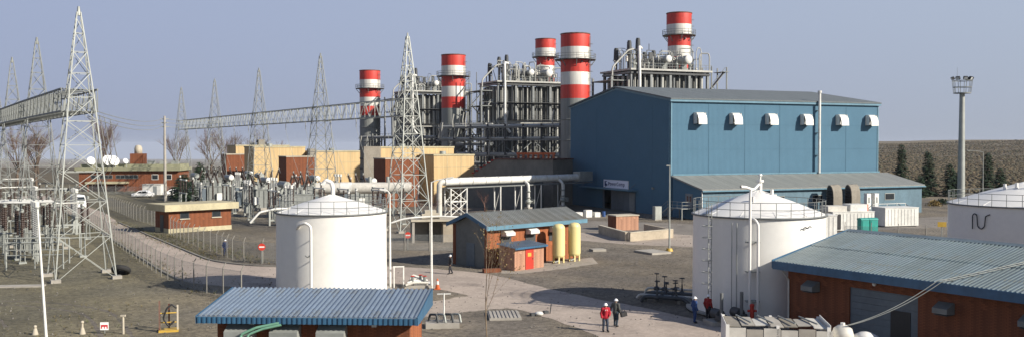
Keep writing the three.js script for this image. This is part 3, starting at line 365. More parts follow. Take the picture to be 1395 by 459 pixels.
{ // brownish hall with a stepped red roof
  const s = thing('cooler_house', 'grey-brown house with red ribbed sloping roof in front of the boiler', 'building', [-7.8, 0, 193.5], rad(-32));
  part(s, 'wall', new B().prism([[0, 0], [0, 6.2], [5.2, 9.0], [18.5, 9.0], [18.5, 0]], -8, 0), M.greyWall);
  for (let k = 0; k < 6; k++) part(s, 'roof_rib', new B().beam(L3(-0.1 + k * 0.95, 6.25 + k * 0.52, -8.1), L3(-0.1 + k * 0.95, 6.25 + k * 0.52, 0.3), 0.35, 0.3), M.redPaint);
  part(s, 'roof_edge', new B().ext(5.2, 18.7, 9.0, 9.3, -8.1, 0.2), M.rust); part(s, 'crane_rail', new B().ext(9.5, 18.2, 10.0, 10.45, -1.6, -1.2), M.orangePaint); for (let k = 0; k < 8; k++) part(s, 'rail_stand', new B().ext(9.7 + k * 1.15, 10.0 + k * 1.15, 9.3, 10.0, -1.6, -1.2), M.orangePaint);
  part(s, 'door', new B().ext(8, 11, 0, 3, 0.003, 0.06), M.steelDark);
}
// ---------------------------------------------------------------- overhead pipe on trestles
{
  const a = [-11.3, 158], b = [14.8, 182.5], dx = b[0] - a[0], dd = b[1] - a[1], len = Math.hypot(dx, dd);
  const s = thing('overhead_pipe', 'long white overhead pipe running to the end wall of the blue hall', 'pipeline', [a[0], 0, a[1]], Math.atan2(dd, dx));
  part(s, 'pipe', new B().put(new THREE.CylinderGeometry(0.62, 0.62, len, 20), new THREE.Matrix4().makeRotationZ(Math.PI / 2).setPosition(len / 2, 5.85, 0)), M.whiteFit);
  for (let i = 1; i < 12; i++) { const g = new THREE.TorusGeometry(0.63, 0.06, 5, 20); g.rotateY(Math.PI / 2); part(s, 'flange', new B().put(g, new THREE.Matrix4().makeTranslation(len * i / 12, 5.85, 0)), M.offWhite); }
  part(s, 'elbow', new B().tube([L3(0.02, 5.85, 0), L3(-0.55, 5.8, 0), L3(-0.95, 5.4, 0), L3(-1.0, 4.8, 0), L3(-1.0, 0, 0)], 0.45, 14, 40, 0.3), M.offWhite);
  part(s, 'walkway', new B().ext(0, len, 4.75, 4.9, -0.9, 0.9), M.galvDark);
  part(s, 'expansion_box', new B().ext(len - 3.5, len, 5.1, 6.9, -0.9, 0.9), M.galv);
  for (const t of [0.8, 4.3, 12, 17, 22, 28]) for (const z of [-0.8, 0.8]) { rod(s, 'post', L3(t, 0, z), L3(t, 4.75, z), 0.13, M.whiteFit); if (z < 0) { rod(s, 'brace', L3(t, 0.2, -0.8), L3(t, 4.7, 0.8), 0.06, M.whiteFit); } }
  for (const [t, m] of [[0.8, 4.3]]) for (const z of [-0.8, 0.8]) { rod(s, 'brace', L3(t, 0.2, z), L3(m, 2.5, z), 0.07, M.whiteFit); rod(s, 'brace', L3(m, 2.5, z), L3(t, 4.7, z), 0.07, M.whiteFit); rod(s, 'brace', L3(m, 0.2, z), L3(t, 2.5, z), 0.07, M.whiteFit); rod(s, 'brace', L3(t, 2.5, z), L3(m, 4.7, z), 0.07, M.whiteFit); rod(s, 'tie', L3(t, 2.5, z), L3(m, 2.5, z), 0.09, M.whiteFit); }
  for (const t of [18.2, 27]) { const d = part(s, 'drop_pipe', new B().tube([L3(t, 5.6, 0.3), L3(t, 5.0, 1.3), L3(t, 4.2, 1.4), L3(t, 0.9, 1.4)], 0.27, 9, 24), M.whiteFit); for (const y of [1.6, 2.6, 3.7]) part(d, 'flange', new B().ring(0.3, 0.13, y, t, 1.4, 14, 5), M.galv); part(d, 'valve', new B().sph(0.5, t, 1.9, 1.4, 1.2, 1, 1, 10).bar(L3(t, 1.9, 1.4), L3(t + 1.1, 1.9, 1.4), 0.12).box(0.1, 0.8, 0.8, t + 1.1, 1.9, 1.4), M.galv); part(d, 'plinth', new B().ext(t - 0.5, t + 0.5, 0, 0.9, 0.9, 1.9), M.concrete); }
}
{ // big horizontal duct behind the near white tank
  const s = thing('gas_duct', 'fat grey horizontal duct with white band behind the near white tank', 'duct', [-33, 0, 160], rad(8));
  part(s, 'barrel', new B().put(new THREE.CylinderGeometry(0.95, 0.95, 16, 20), new THREE.Matrix4().makeRotationZ(Math.PI / 2).setPosition(8, 4.7, 0)), M.offWhite); part(s, 'white_band', new B().put(new THREE.CylinderGeometry(1.0, 1.0, 1.9, 20), new THREE.Matrix4().makeRotationZ(Math.PI / 2).setPosition(5, 4.7, 0)), M.whiteFit);
  for (const x of [1, 7, 13]) part(s, 'support', new B().ext(x - 0.2, x + 0.2, 0, 4, -0.7, 0.7), M.galv); for (const x of [9, 12, 14.5]) part(s, 'nozzle', new B().cyl(0.3, 0.3, 1.2, x, 5.4, 0, 10), M.galv);
}

// ---------------------------------------------------------------- transformers
function transformer(label, pos, turn) {
  const s = thing('power_transformer', label, 'transformer', pos, turn, 'power transformers');
  part(s, 'plinth', new B().ext(-4.2, 4.2, 0, 0.5, -2.6, 2.6), M.concrete); part(s, 'tank', new B().ext(-3, 3, 0.5, 4.2, -1.5, 1.5).ext(-3.1, 3.1, 4.2, 4.4, -1.6, 1.6), M.galvDark);
  for (const x of [-3.7, 3.7]) for (const z of [-1.5, 0.3]) { const q = part(s, 'radiator', new B().ext(x - 0.45, x + 0.45, 3.9, 4.1, z, z + 1.3).ext(x - 0.45, x + 0.45, 0.9, 1.1, z, z + 1.3).ext(x - 0.45, x - 0.38, 1.1, 3.9, z, z + 0.08).ext(x + 0.38, x + 0.45, 1.1, 3.9, z, z + 0.08), M.galv); const f = new B(); for (let k = 0; k < 9; k++) f.ext(x - 0.42, x + 0.42, 1.1, 3.9, z + 0.04 + k * 0.145, z + 0.1 + k * 0.145); part(q, 'fins', f, M.door); }
  for (let k = 0; k < 6; k++) part(s, 'stiffener', new B().ext(-2.6 + k, -2.5 + k, 0.6, 4.1, 1.5, 1.68), M.galvDark);
  const c = part(s, 'conservator', new B().put(new THREE.CylinderGeometry(0.62, 0.62, 4.6, 16), new THREE.Matrix4().makeRotationX(Math.PI / 2).setPosition(2.2, 6.2, 0)), M.galv); part(c, 'end_cap', new B().sph(0.62, 2.2, 6.2, 2.3, 1, 1, 0.3, 14), M.whiteFit); for (const z of [-1, 1]) part(c, 'bracket', new B().ext(2.0, 2.4, 4.4, 5.65, z - 0.1, z + 0.1), M.galv);
  for (let k = 0; k < 3; k++) { const x = -1.6 + k * 1.5, tx = -1.3 + 0.1 * k, b = part(s, 'bushing', ribbed(L3(x, 4.4, 0.5), L3(x + tx, 7.5, 1.0), 0.17, 0.32, 12), M.porcelain); part(b, 'cap', new B().cyl(0.14, 0.14, 0.4, x + tx, 7.45, 1.0, 8), M.galv); part(b, 'turret', new B().cyl(0.45, 0.45, 0.7, x, 4.4, 0.5, 12), M.galv); }
  for (let k = 0; k < 3; k++) { const b = part(s, 'low_voltage_bushing', ribbed(L3(-1.8 + k * 0.9, 4.4, -1), L3(-1.8 + k * 0.9, 5.6, -1.1), 0.1, 0.18, 6), M.greyInsul); }
  part(s, 'control_box', new B().ext(-1, 0.2, 1.2, 2.8, 1.7, 2.2), M.whiteFit); part(s, 'oil_pipe', new B().tube([L3(2.2, 5.6, 1.6), L3(1.4, 5.2, 1.7), L3(0.8, 4.5, 1.3)], 0.09, 6, 12), M.galv);
  return s;
}
function ribbed(a, b, r0, r1, n) { // insulator body with sheds between two points
  const dir = b.clone().sub(a), len = dir.length(), pts = [[0.001, 0]]; for (let i = 0; i < n; i++) { const y = len * i / n, h = len / n; pts.push([r0, y], [r0, y + h * 0.45], [r1, y + h * 0.6], [r0, y + h * 0.85]); } pts.push([r0, len], [0.001, len]);
  const g = new THREE.LatheGeometry(pts.map(p => new THREE.Vector2(...p)), 10); g.applyMatrix4(new THREE.Matrix4().compose(a, new THREE.Quaternion().setFromUnitVectors(L3(0, 1, 0), dir.normalize()), L3(1, 1, 1))); return new B().put(g);
}
const tr0 = transformer('grey transformer with dark slanted bushings in front of the nearest brick room', [-27.5, 0, 172], A1);
[[-40.5, 186, 'grey transformer with dark bushings between the first and second brick rooms'], [-52, 203, 'grey transformer below the middle brick transformer room'], [-62, 217, 'grey transformer between the second and third brick rooms'], [-74, 233, 'farthest grey transformer, below the smallest brick room'], [-47.5, 176, 'grey transformer standing out in the mid yard behind the flat-roofed hut'], [-36, 158, 'grey transformer behind the flat-roofed hut, nearest to the camera'], [-58.5, 190, 'grey transformer left of the third far lattice tower'], [-66, 204, 'grey transformer next to the dark conifer']].forEach(([x, d, l], i) => copy(tr0, [x, 0, d], A1 + (i % 2 ? Math.PI : 0), l).scale.setScalar(0.88)); tr0.scale.setScalar(0.88);

// ---------------------------------------------------------------- lattice gantries
const GA = Math.atan2(0.84, -0.55); // direction of the gantry rows on the ground
function tower(label, pos, H, wb, mtl, t = 1) {
  const s = thing('lattice_tower', label, 'pylon', pos, GA, 'lattice gantry towers'); const w = y => y < H * 0.68 ? wb + (wb * 0.42 - wb) * (y / (H * 0.68)) : wb * 0.42 + (0.3 - wb * 0.42) * ((y - H * 0.68) / (H * 0.32));
  const lv = [0, 0.16, 0.29, 0.40, 0.50, 0.59, 0.68, 0.77, 0.85, 0.92, 0.975].map(v => v * H), c = (i, y) => { const h = w(y) / 2; return L3(i === 0 || i === 3 ? -h : h, y, i < 2 ? -h : h); };
  for (let i = 0; i < 4; i++) { part(s, 'leg', new B().beam(c(i, 0), c(i, H * 0.68), 0.17 * t).beam(c(i, H * 0.68), c(i, H), 0.14 * t), mtl); part(s, 'footing', new B().ext(c(i, 0).x - 0.4, c(i, 0).x + 0.4, 0, 0.28, c(i, 0).z - 0.4, c(i, 0).z + 0.4), M.concrete); }
  for (let k = 0; k + 1 < lv.length; k++) for (let f = 0; f < 4; f++) { const a = f, b = (f + 1) % 4, y0 = lv[k], y1 = lv[k + 1]; angle(s, 'brace', c(a, y0), c(b, y1), 0.085 * t, mtl); if (k < 8) angle(s, 'brace', c(b, y0), c(a, y1), 0.085 * t, mtl); if (k) angle(s, 'strut', c(a, y0), c(b, y0), 0.09 * t, mtl); }
  part(s, 'peak', new B().cyl(0.2, 0.1, 0.8, 0, H - 0.3, 0, 6), mtl);
  return s;
}
function truss(label, a, b, y, depth, wide, mtl, n, t = 1) { // box girder between two towers; a, b: [x, distance]
  const dx = b[0] - a[0], dd = b[1] - a[1], len = Math.hypot(dx, dd), s = thing('gantry_beam', label, 'gantry beam', [a[0], y, a[1]], Math.atan2(dd, dx), 'lattice gantry beams'); const p = (i, j, k) => L3(len * i / n, j * depth, (k - 0.5) * wide);
  for (const j of [0, 1]) for (const k of [0, 1]) angle(s, 'chord', p(0, j, k), p(n, j, k), 0.17 * t, mtl);
  for (let i = 0; i <= n; i++) { for (const k of [0, 1]) angle(s, 'post', p(i, 0, k), p(i, 1, k), 0.08 * t, mtl); if (i < n) { for (const k of [0, 1]) angle(s, 'brace', p(i, i % 2, k), p(i + 1, 1 - i % 2, k), 0.085 * t, mtl); for (const j of [0, 1]) { angle(s, 'lacing', p(i, j, i % 2), p(i + 1, j, 1 - i % 2), 0.075 * t, mtl); } } }
  return s;
}
{
  const r1 = [[-39, 86], [-55, 110.5], [-71, 135.5], [-87, 160.5]], l1 = ['tallest lattice tower, nearest the camera, with a tyre at its foot', 'second lattice tower of the near gantry, behind the tallest one', 'third lattice tower of the near gantry, at the picture edge', 'farthest lattice tower of the near gantry, thin against the sky'];
  r1.forEach((p, i) => tower(l1[i], [p[0], 0, p[1]], 23.9, 5.0, i < 1 ? M.galv : M.galvDark, i < 1 ? 0.6 : 0.55));
  const m1 = ['broad gantry beam held by the tallest lattice tower', 'gantry beam between the second and third near lattice towers', 'farthest gantry beam of the near row'];
  for (let i = 0; i < 3; i++) truss(m1[i], r1[i], r1[i + 1], 15.0, 2.0, 3.0, M.galvDark, 20, 0.85);
  const r2 = [[-14.5, 132.6], [-32.5, 162], [-51.2, 193], [-70, 224.5], [-89, 256.6]], l2 = ['white lattice tower carrying the end of the far gantry, right of the near tank', 'grey lattice tower standing before the cream turbine enclosures', 'grey lattice tower in the middle of the far gantry', 'fourth lattice tower of the far gantry, beside the brick office', 'smallest lattice tower, at the far end of the far gantry'];
  r2.forEach((p, i) => tower(l2[i], [p[0], 0, p[1]], 27, 4.9, i < 1 ? M.galv : M.galvDark, i < 1 ? 0.8 : 0.62));
  const m2 = ['long gantry beam ending at the white lattice tower', 'second gantry beam of the far row', 'third gantry beam of the far row', 'farthest gantry beam, thinnest in the picture'];
  for (let i = 0; i < 4; i++) truss(m2[i], r2[i], r2[i + 1], 16.0, 2.4, 1.6, M.galv, 18, 0.7);
}
// ---------------------------------------------------------------- wires
function sag(a, b, s, n = 20) { const pts = []; for (let i = 0; i <= n; i++) { const t = i / n, p = a.clone().lerp(b, t); p.y -= 4 * s * t * (1 - t); pts.push(p); } return pts; }
const wire = (label, a, b, s, r = 0.035, m = M.galv) => single('overhead_wire', label, 'wire', new B().tube(sag(a, b, s), r, 5, 28), m, 'overhead conductors');
{
  const seq = ['first', 'second', 'third', 'fourth', 'fifth', 'sixth', 'seventh', 'eighth', 'ninth', 'tenth', 'eleventh', 'twelfth']; const A = [[-38.6, 84.6, 15.6], [-38.2, 85.6, 15.0], [-38.8, 87.2, 14.6]], Bp = [[-73.6, 201, 17.4], [-73.0, 201, 16.6], [-73.6, 201, 15.8]], C = [[-69, 223, 17.6], [-68.5, 223, 17], [-68, 223, 16.2]];
  A.forEach((p, i) => { wire(['upper', 'middle', 'lower'][i] + ' conductor strung from the tallest lattice tower to the concrete pole', P(p[0], p[2], p[1]), P(Bp[i][0], Bp[i][2], Bp[i][1]), 1.0, 0.04); wire(['upper', 'middle', 'lower'][i] + ' conductor strung from the concrete pole to the far gantry', P(Bp[i][0], Bp[i][2], Bp[i][1]), P(C[i][0], C[i][2], C[i][1]), 0.3, 0.05); });
  for (const [t, k] of [[0.13, 0], [0.165, 1], [0.21, 2]]) { const a = P(-38.6 - 35 * t, 15.2 - 4 * t * (1 - t) + 1.8 * t, 84.6 + 116 * t), b = P(a.x - 3.2, 7.5, -a.z + 6); wire(['nearest', 'middle', 'farthest'][k] + ' drooping conductor behind the tallest lattice tower, upper half', a, a.clone().lerp(b, 0.5).add(L3(1.1, -0.6, 0)), 0.3, 0.045, M.greyInsul); wire(['nearest', 'middle', 'farthest'][k] + ' drooping conductor behind the tallest lattice tower, lower half', a.clone().lerp(b, 0.5).add(L3(1.1, -0.6, 0)), b, 0.2, 0.045, M.greyInsul); }
  for (let i = 0; i < 4; i++) for (const k of [0, 1, 2]) { const q = [[-14.5, 132.6], [-32.5, 162], [-51.2, 193], [-70, 224.5]][i], f = (k + 0.7) / 3.2, x = q[0] - 18.6 * f, d = q[1] + 31 * f; const o = single('insulator_string', `${seq[i * 3 + k]} dark insulator string hanging from the far gantry, counted from the white tower`, 'insulator', ribbed(P(x, 14.7, d), P(x, 16.0, d), 0.05, 0.12, 6), M.greyInsul, 'hanging insulator strings'); wire(`${seq[i * 3 + k]} drop wire into the mid yard, counted from the white lattice tower`, P(x, 14.7, d), P(x + 3.5, 6.6, d - 4.5), 0.6, 0.025); }
  const p = thing('concrete_pole', 'tall concrete line pole with crossarms standing before the brick office', 'pole', [-73.3, 0, 201], 0.3); part(p, 'shaft', new B().cyl(0.34, 0.2, 18, 0, 0, 0, 12), M.concrete); for (const y of [15.8, 16.6, 17.4]) part(p, 'crossarm', new B().ext(-0.8, 0.8, y - 0.12, y + 0.06, -0.36, -0.21), M.galv);
}
// ---------------------------------------------------------------- switchgear
function post(label, pos, m, group, cap = M.galv, hp = 2.5, hi = 2.7) { const s = thing('insulator_post', label, 'insulator', pos, GA, group); part(s, 'pedestal', new B().ext(-0.35, 0.35, 0, 0.18, -0.35, 0.35).bar(L3(-0.22, 0.18, -0.22), L3(-0.15, hp, -0.15), 0.05, 4).bar(L3(0.22, 0.18, -0.22), L3(0.15, hp, -0.15), 0.05, 4).bar(L3(-0.22, 0.18, 0.22), L3(-0.15, hp, 0.15), 0.05, 4).bar(L3(0.22, 0.18, 0.22), L3(0.15, hp, 0.15), 0.05, 4).ext(-0.24, 0.24, hp, hp + 0.08, -0.24, 0.24).bar(L3(-0.2, 0.5, 0.2), L3(0.18, 1.5, 0.18), 0.03, 4).bar(L3(0.18, 1.5, 0.18), L3(-0.17, 2.4, 0.16), 0.03, 4), M.galv); part(s, 'insulator', ribbed(L3(0, hp + 0.08, 0), L3(0, hp + hi, 0), 0.11, 0.22, 12), m); part(s, 'terminal_cap', new B().cyl(0.2, 0.2, 0.28, 0, hp + hi, 0, 10).box(0.6, 0.08, 0.2, 0, hp + hi + 0.3, 0), cap); return s; }
function breaker(label, pos, group) { const s = thing('circuit_breaker', label, 'switchgear', pos, GA, group); part(s, 'frame', new B().ext(-1.7, 1.7, 2.2, 2.45, -0.2, 0.2).ext(-1.5, -1.3, 0, 2.2, -0.15, 0.15).ext(1.3, 1.5, 0, 2.2, -0.15, 0.15), M.galv); part(s, 'control_cabinet', new B().ext(-0.5, 0.5, 0.7, 2.1, -0.35, 0.35), M.galv); for (const x of [-1.35, 0, 1.35]) { const q = part(s, 'pole_column', ribbed(L3(x, 2.45, 0), L3(x, 5.6, 0), 0.12, 0.24, 14), M.greyInsul); part(q, 'head', new B().cyl(0.26, 0.26, 0.5, x, 5.6, 0, 10), M.whiteFit); } return s; }
function disconnector(label, pos, group, turn) { const s = thing('disconnector', label, 'switchgear', pos, turn, group); part(s, 'stand', new B().ext(-2.3, 2.3, 2.6, 2.8, -0.15, 0.15).ext(-1.9, -1.7, 0, 2.6, -0.12, 0.12).ext(1.7, 1.9, 0, 2.6, -0.12, 0.12), M.galv); for (const x of [-2, 0, 2]) part(s, 'insulator', ribbed(L3(x, 2.8, 0), L3(x, 5.1, 0), 0.1, 0.2, 10), M.porcelain); part(s, 'blade', new B().bar(L3(-2.3, 5.25, 0), L3(2.3, 5.25, 0), 0.09, 8), M.whiteFit); for (const x of [-2, 2]) part(s, 'contact', new B().box(0.5, 0.3, 0.35, x, 5.25, 0), M.galv); return s; }
{
  const ord = ['first', 'second', 'third', 'fourth', 'fifth', 'sixth', 'seventh', 'eighth', 'ninth', 'tenth', 'eleventh', 'twelfth', 'thirteenth']; const gl = 'insulator posts of the near yard', gm = 'insulator posts of the mid yard', r = rng(21);
  const p0 = post('dark ribbed insulator post on a steel pedestal under the near gantry', [-55.5, 0, 104], M.porcelain, gl);
  const b0 = breaker('grey three-pole circuit breaker in the yard under the near gantry', [-60, 0, 108], 'circuit breakers of the near yard'), d0 = disconnector('disconnector with a white bar in the yard under the near gantry', [-58.5, 0, 101], 'disconnectors of the near yard', GA + 1.57);
  for (let row = 0; row < 11; row++) for (let k = 0; k < 4; k++) { const t = 16 + row * 10 + r() * 2, o = -7 + k * 4.6 + r(); const x = -39 - 0.55 * t + 0.84 * o * 0.9, d = 86 + 0.84 * t + 0.55 * o * 0.9; if (x > -0.435 * d) continue; const kind = (row + k) % 5; const w = `${ord[row]} row behind the tallest tower, ${ord[k]} from the edge`; if (kind === 1) copy(b0, [x, 0, d], undefined, 'three-pole circuit breaker, ' + w); else if (kind === 3) copy(d0, [x, 0, d], undefined, 'disconnector with white bar, ' + w); else copy(p0, [x, 0, d], undefined, 'dark insulator post, ' + w); }
  [[-51.5, 99], [-53, 101.5], [-49.5, 96], [-52, 108], [-61, 118], [-57, 113.5]].forEach(([x, d], i) => copy(p0, [x, 0, d], undefined, ['dark insulator post second nearest to the tallest lattice tower', 'dark insulator post next to the nearest white busbar', 'dark insulator post nearest to the tallest lattice tower', 'dark insulator post beside the foot of the second near tower', 'dark insulator post between the second and third near towers', 'dark insulator post just left of the second near tower'][i]));
  [[-56, 105.2, 5.6], [-55.2, 108, 5.5], [-57.5, 112, 5.4]].forEach(([x, d, h], i) => { const s = thing('busbar', ['lowest white busbar tube in the near yard', 'middle white busbar tube in the near yard', 'upper white busbar tube in the near yard'][i], 'busbar', [x, 0, d], 0.05 * i, 'white busbar tubes'); part(s, 'tube', new B().bar(L3(-3.2, h, 0), L3(3.2, h, 0), 0.13, 10), M.whiteFit); for (const q of [-2.6, 0, 2.6]) { const z = part(s, 'support_insulator', ribbed(L3(q, 2.6, 0), L3(q, h - 0.15, 0), 0.1, 0.2, 11), M.porcelain); part(z, 'stand', new B().ext(q - 0.12, q + 0.12, 0, 2.6, -0.12, 0.12), M.galv); } });
  for (const [x, d, w, l] of [[-48.5, 91, 5, 'nearest'], [-51, 95.5, 6, 'middle'], [-56.5, 100.5, 6, 'farthest']]) single('equipment_frame', l + ' low galvanised pipe frame beside the tallest lattice tower', 'frame', new B().bar(P(x, 0, d), P(x, 2.6, d), 0.08).bar(P(x + w, 0, d + 1), P(x + w, 2.6, d + 1), 0.08).bar(P(x, 2.6, d), P(x + w, 2.6, d + 1), 0.09).bar(P(x, 1.4, d), P(x + w, 1.4, d + 1), 0.05).bar(P(x + w / 2, 0, d + 0.5), P(x + w / 2, 2.6, d + 0.5), 0.06), M.galv, 'low pipe frames of the near yard');
  const m0 = post('pale insulator post with white cap in the mid yard behind the flat-roofed hut', [-38, 0, 150], M.greyInsul, gm, M.whiteFit, 2.4, 2.5), mb = breaker('white-headed circuit breaker in the mid yard', [-44, 0, 158], 'circuit breakers of the mid yard'), md = disconnector('disconnector with white bar in the mid yard', [-30, 0, 148], 'disconnectors of the mid yard', GA), mq = post('dark insulator post with white cap in the mid yard', [-42, 0, 152], M.porcelain, 'dark insulator posts of the mid yard', M.whiteFit, 2.6, 3.0);
  for (let row = 0; row < 13; row++) for (let k = 0; k < 9; k++) { const t = -14 + row * 7.4 + r() * 3, o = -15 + k * 3.6 + r() * 1.6; const x = -22.5 - 0.53 * t + 0.85 * o, d = 145 + 0.85 * t + 0.53 * o; const px = x / d; if (px < -0.36 || px > -0.09 || d < 138 || d > 232 || (x < -38 && d < 143)) continue; if (tooNear(x, d)) continue; if (r() < 0.22) continue; const kind = Math.floor(r() * 7); copy([m0, mq, m0, mb, md, mq, m0][kind], [x, 0, d], undefined, ['pale insulator post with white cap', 'dark insulator post with white cap', 'pale insulator post with white cap', 'white-headed circuit breaker', 'disconnector with white bar', 'dark insulator post with white cap', 'pale insulator post with white cap'][kind] + `, ${ord[row]} row of the mid yard, ${ord[k]} from left`); }
  function tooNear(x, d) { for (const [a, b, q] of [[-27.5, 172, 6], [-40.5, 186, 6], [-52, 203, 6], [-62, 217, 6], [-74, 233, 6], [-47.5, 176, 6], [-36, 158, 6], [-58.5, 190, 6], [-66, 204, 6], [-32.5, 162, 4], [-51.2, 193, 4], [-70, 224.5, 4], [-26, 160, 9], [-18, 186, 12], [-46, 214, 8], [-14.5, 132.6, 4], [-20, 185, 10], [-39, 225, 10], [-17, 153, 5], [-23, 182, 7]]) if (Math.hypot(x - a, d - b) < q) return true; return false; }
}

// ---------------------------------------------------------------- storage tanks
function tank(label, x, d, r, h, hc, railN = 28) {
  const s = thing('storage_tank', label, 'storage tank', [x, 0, d], 0);
  part(s, 'foundation', new B().lathe([[0, 0], [r + 0.45, 0], [r + 0.45, 0.22], [0, 0.22]], 48), M.concrete);
  part(s, 'shell', new B().lathe([[r, 0.22], [r, h * 0.25], [r - 0.012, h * 0.25 + 0.02], [r - 0.012, h * 0.5], [r - 0.02, h * 0.5 + 0.02], [r - 0.02, h * 0.75], [r - 0.03, h * 0.75 + 0.02], [r - 0.03, h]], 72), M.white);
  part(s, 'rim', new B().lathe([[r - 0.03, h - 0.06], [r + 0.10, h - 0.06], [r + 0.10, h + 0.05], [r - 0.03, h + 0.05]], 64), M.steel);
  const roof = new B(), n = 12; for (let i = 0; i < n; i++) { const a = i / n * 6.28319, g = new THREE.LatheGeometry([new THREE.Vector2(r - 0.03, h + 0.05), new THREE.Vector2(r * 0.5, h + 0.05 + (hc - h) * 0.52), new THREE.Vector2(0.001, hc)], 6, a, 6.28319 / n); roof.put(g); } part(s, 'roof', roof, M.white);
  for (let i = 0; i < n; i++) { const a = i / n * 6.28319; rod(s, 'roof_seam', L3(Math.sin(a) * (r - 0.1), h + 0.09, Math.cos(a) * (r - 0.1)), L3(0, hc + 0.01, 0), 0.022, M.white); }
  for (let i = 0; i < railN; i++) { const a = i / railN * 6.28319, cx = Math.sin(a) * (r - 0.05), cz = Math.cos(a) * (r - 0.05); rod(s, 'rail_post', L3(cx, h + 0.05, cz), L3(cx, h + 1.05, cz), 0.024, M.galvDark); }
  for (const y of [0.55, 1.05]) part(s, 'handrail', new B().ring(r - 0.05, 0.022, h + y, 0, 0, 64, 4), M.galvDark);
  return s;
}
function ladder(parent, a, x, z, y0, y1) { const ox = Math.cos(a) * 0.23, oz = -Math.sin(a) * 0.23, l = part(parent, 'ladder', new B().bar(L3(x - ox, y0, z - oz), L3(x - ox, y1, z - oz), 0.032, 5).bar(L3(x + ox, y0, z + oz), L3(x + ox, y1, z + oz), 0.032, 5), M.galv); for (let y = y0 + 0.2; y < y1; y += 0.33) rod(l, 'rung', L3(x - ox, y, z - oz), L3(x + ox, y, z + oz), 0.018, M.galv); return l; }
{
  const t = tank('white storage tank with curved roof vent, standing behind the small blue roof', -14.6, 77, 4.42, 6.6, 8.0);
  part(t, 'roof_vent', new B().tube([L3(0.1, 7.9, 0), L3(0.1, 8.5, 0), L3(-0.05, 8.95, 0), L3(-0.45, 9.1, 0), L3(-0.7, 8.85, 0)], 0.17, 10, 30), M.white);
  part(t, 'fill_pipe', new B().tube([L3(-0.7, 0.4, 4.75), L3(-0.7, 5.4, 4.75), L3(-0.8, 5.85, 4.75), L3(-1.15, 6.05, 4.7), L3(-1.6, 5.9, 4.5), L3(-1.9, 5.6, 4.0)], 0.11, 8, 50, 0.2), M.white);
  for (const y of [1.5, 3.2, 4.8]) part(t, 'pipe_bracket', new B().bar(L3(-0.7, y, 4.72), L3(-0.68, y, 4.35), 0.04), M.galv);
  part(t, 'hose_rail', new B().tube([L3(-1.15, 3.55, 4.6), L3(-0.95, 3.45, 4.75), L3(-0.7, 3.65, 4.75)], 0.05, 6, 12), M.galv);
  part(t, 'gauge_platform', new B().ext(-4.6, -2.9, 6.75, 6.85, -0.9, 1.2), M.galv); part(t, 'inlet_pipe', new B().tube([L3(-3.0, 7.0, 1.4), L3(-4.0, 6.95, 2.0), L3(-5.2, 6.7, 2.4), L3(-5.9, 5.9, 2.6)], 0.09, 8, 20), M.whiteFit);
}
{
  const t = tank('white storage tank with tall vent pipes and ladder, beside the big corrugated roof', 17.9, 69, 4.7, 7.0, 8.75);
  part(t, 'vent_pipe', new B().tube([L3(-1.9, 0.5, 5.15), L3(-1.9, 4, 5.15), L3(-1.9, 8.5, 5.15), L3(-1.85, 8.95, 5.1), L3(-1.5, 9.02, 4.7), L3(-0.1, 9.15, 0.4), L3(0.1, 9.1, 0)], 0.09, 10, 80, 0.1), M.white);
  part(t, 'vent_arm', new B().tube([L3(-1.7, 8.98, 5.0), L3(-2.2, 9.15, 5.2), L3(-2.6, 9.2, 5.4)], 0.10, 8, 12), M.white);
  part(t, 'drain_pipe', new B().tube([L3(-1.35, 0.4, 5.15), L3(-1.35, 5, 5.15), L3(-1.35, 6.6, 5.1), L3(-1.5, 6.95, 4.9), L3(-1.7, 7.0, 4.5)], 0.10, 8, 40), M.white);
  for (const y of [1.4, 3.4, 5.4]) part(t, 'pipe_bracket', new B().ext(-2.1, -1.2, y, y + 0.08, 4.55, 5.12), M.galv);
  const c = part(t, 'centre_vent', new B().cyl(0.15, 0.15, 0.9, 0.1, 8.5, 0, 12).cyl(0.26, 0.26, 0.16, 0.1, 9.3, 0, 12).cyl(0.07, 0.07, 0.3, 0.1, 9.46, 0, 10), M.white); part(c, 'cap', new B().cyl(0.16, 0.12, 0.12, 0.1, 9.76, 0, 12), M.white);
  for (const q of [[0.8, 0.6], [-0.9, 2.0]]) part(t, 'roof_stub', new B().cyl(0.12, 0.12, 0.6, q[0], 8.2 - (Math.hypot(...q) - 1) * 0.37, q[1], 8), M.white);
  ladder(t, 0.9, -4.15, 3.05, 0.3, 7.9); const cg = new B(); for (let y = 2.4; y < 7.8; y += 0.8) { const g = new THREE.TorusGeometry(0.36, 0.02, 4, 14); g.rotateX(Math.PI / 2); cg.put(g, new THREE.Matrix4().makeTranslation(-4.4, y, 3.25)); } part(t, 'safety_cage', cg, M.galv);
  part(t, 'wall_fitting', new B().tube([L3(1.9, 6.3, 4.42), L3(2.05, 6.42, 4.42), L3(2.2, 6.3, 4.3), L3(2.4, 6.45, 4.22), L3(2.55, 6.38, 4.1)], 0.035, 6, 20), M.steelDark);
  part(t, 'conduit', new B().bar(L3(-2.6, 0.4, 4.35), L3(-2.6, 6.7, 4.35), 0.035).bar(L3(-2.9, 0.4, 4.2), L3(-2.9, 6.7, 4.2), 0.03), M.galv);
}
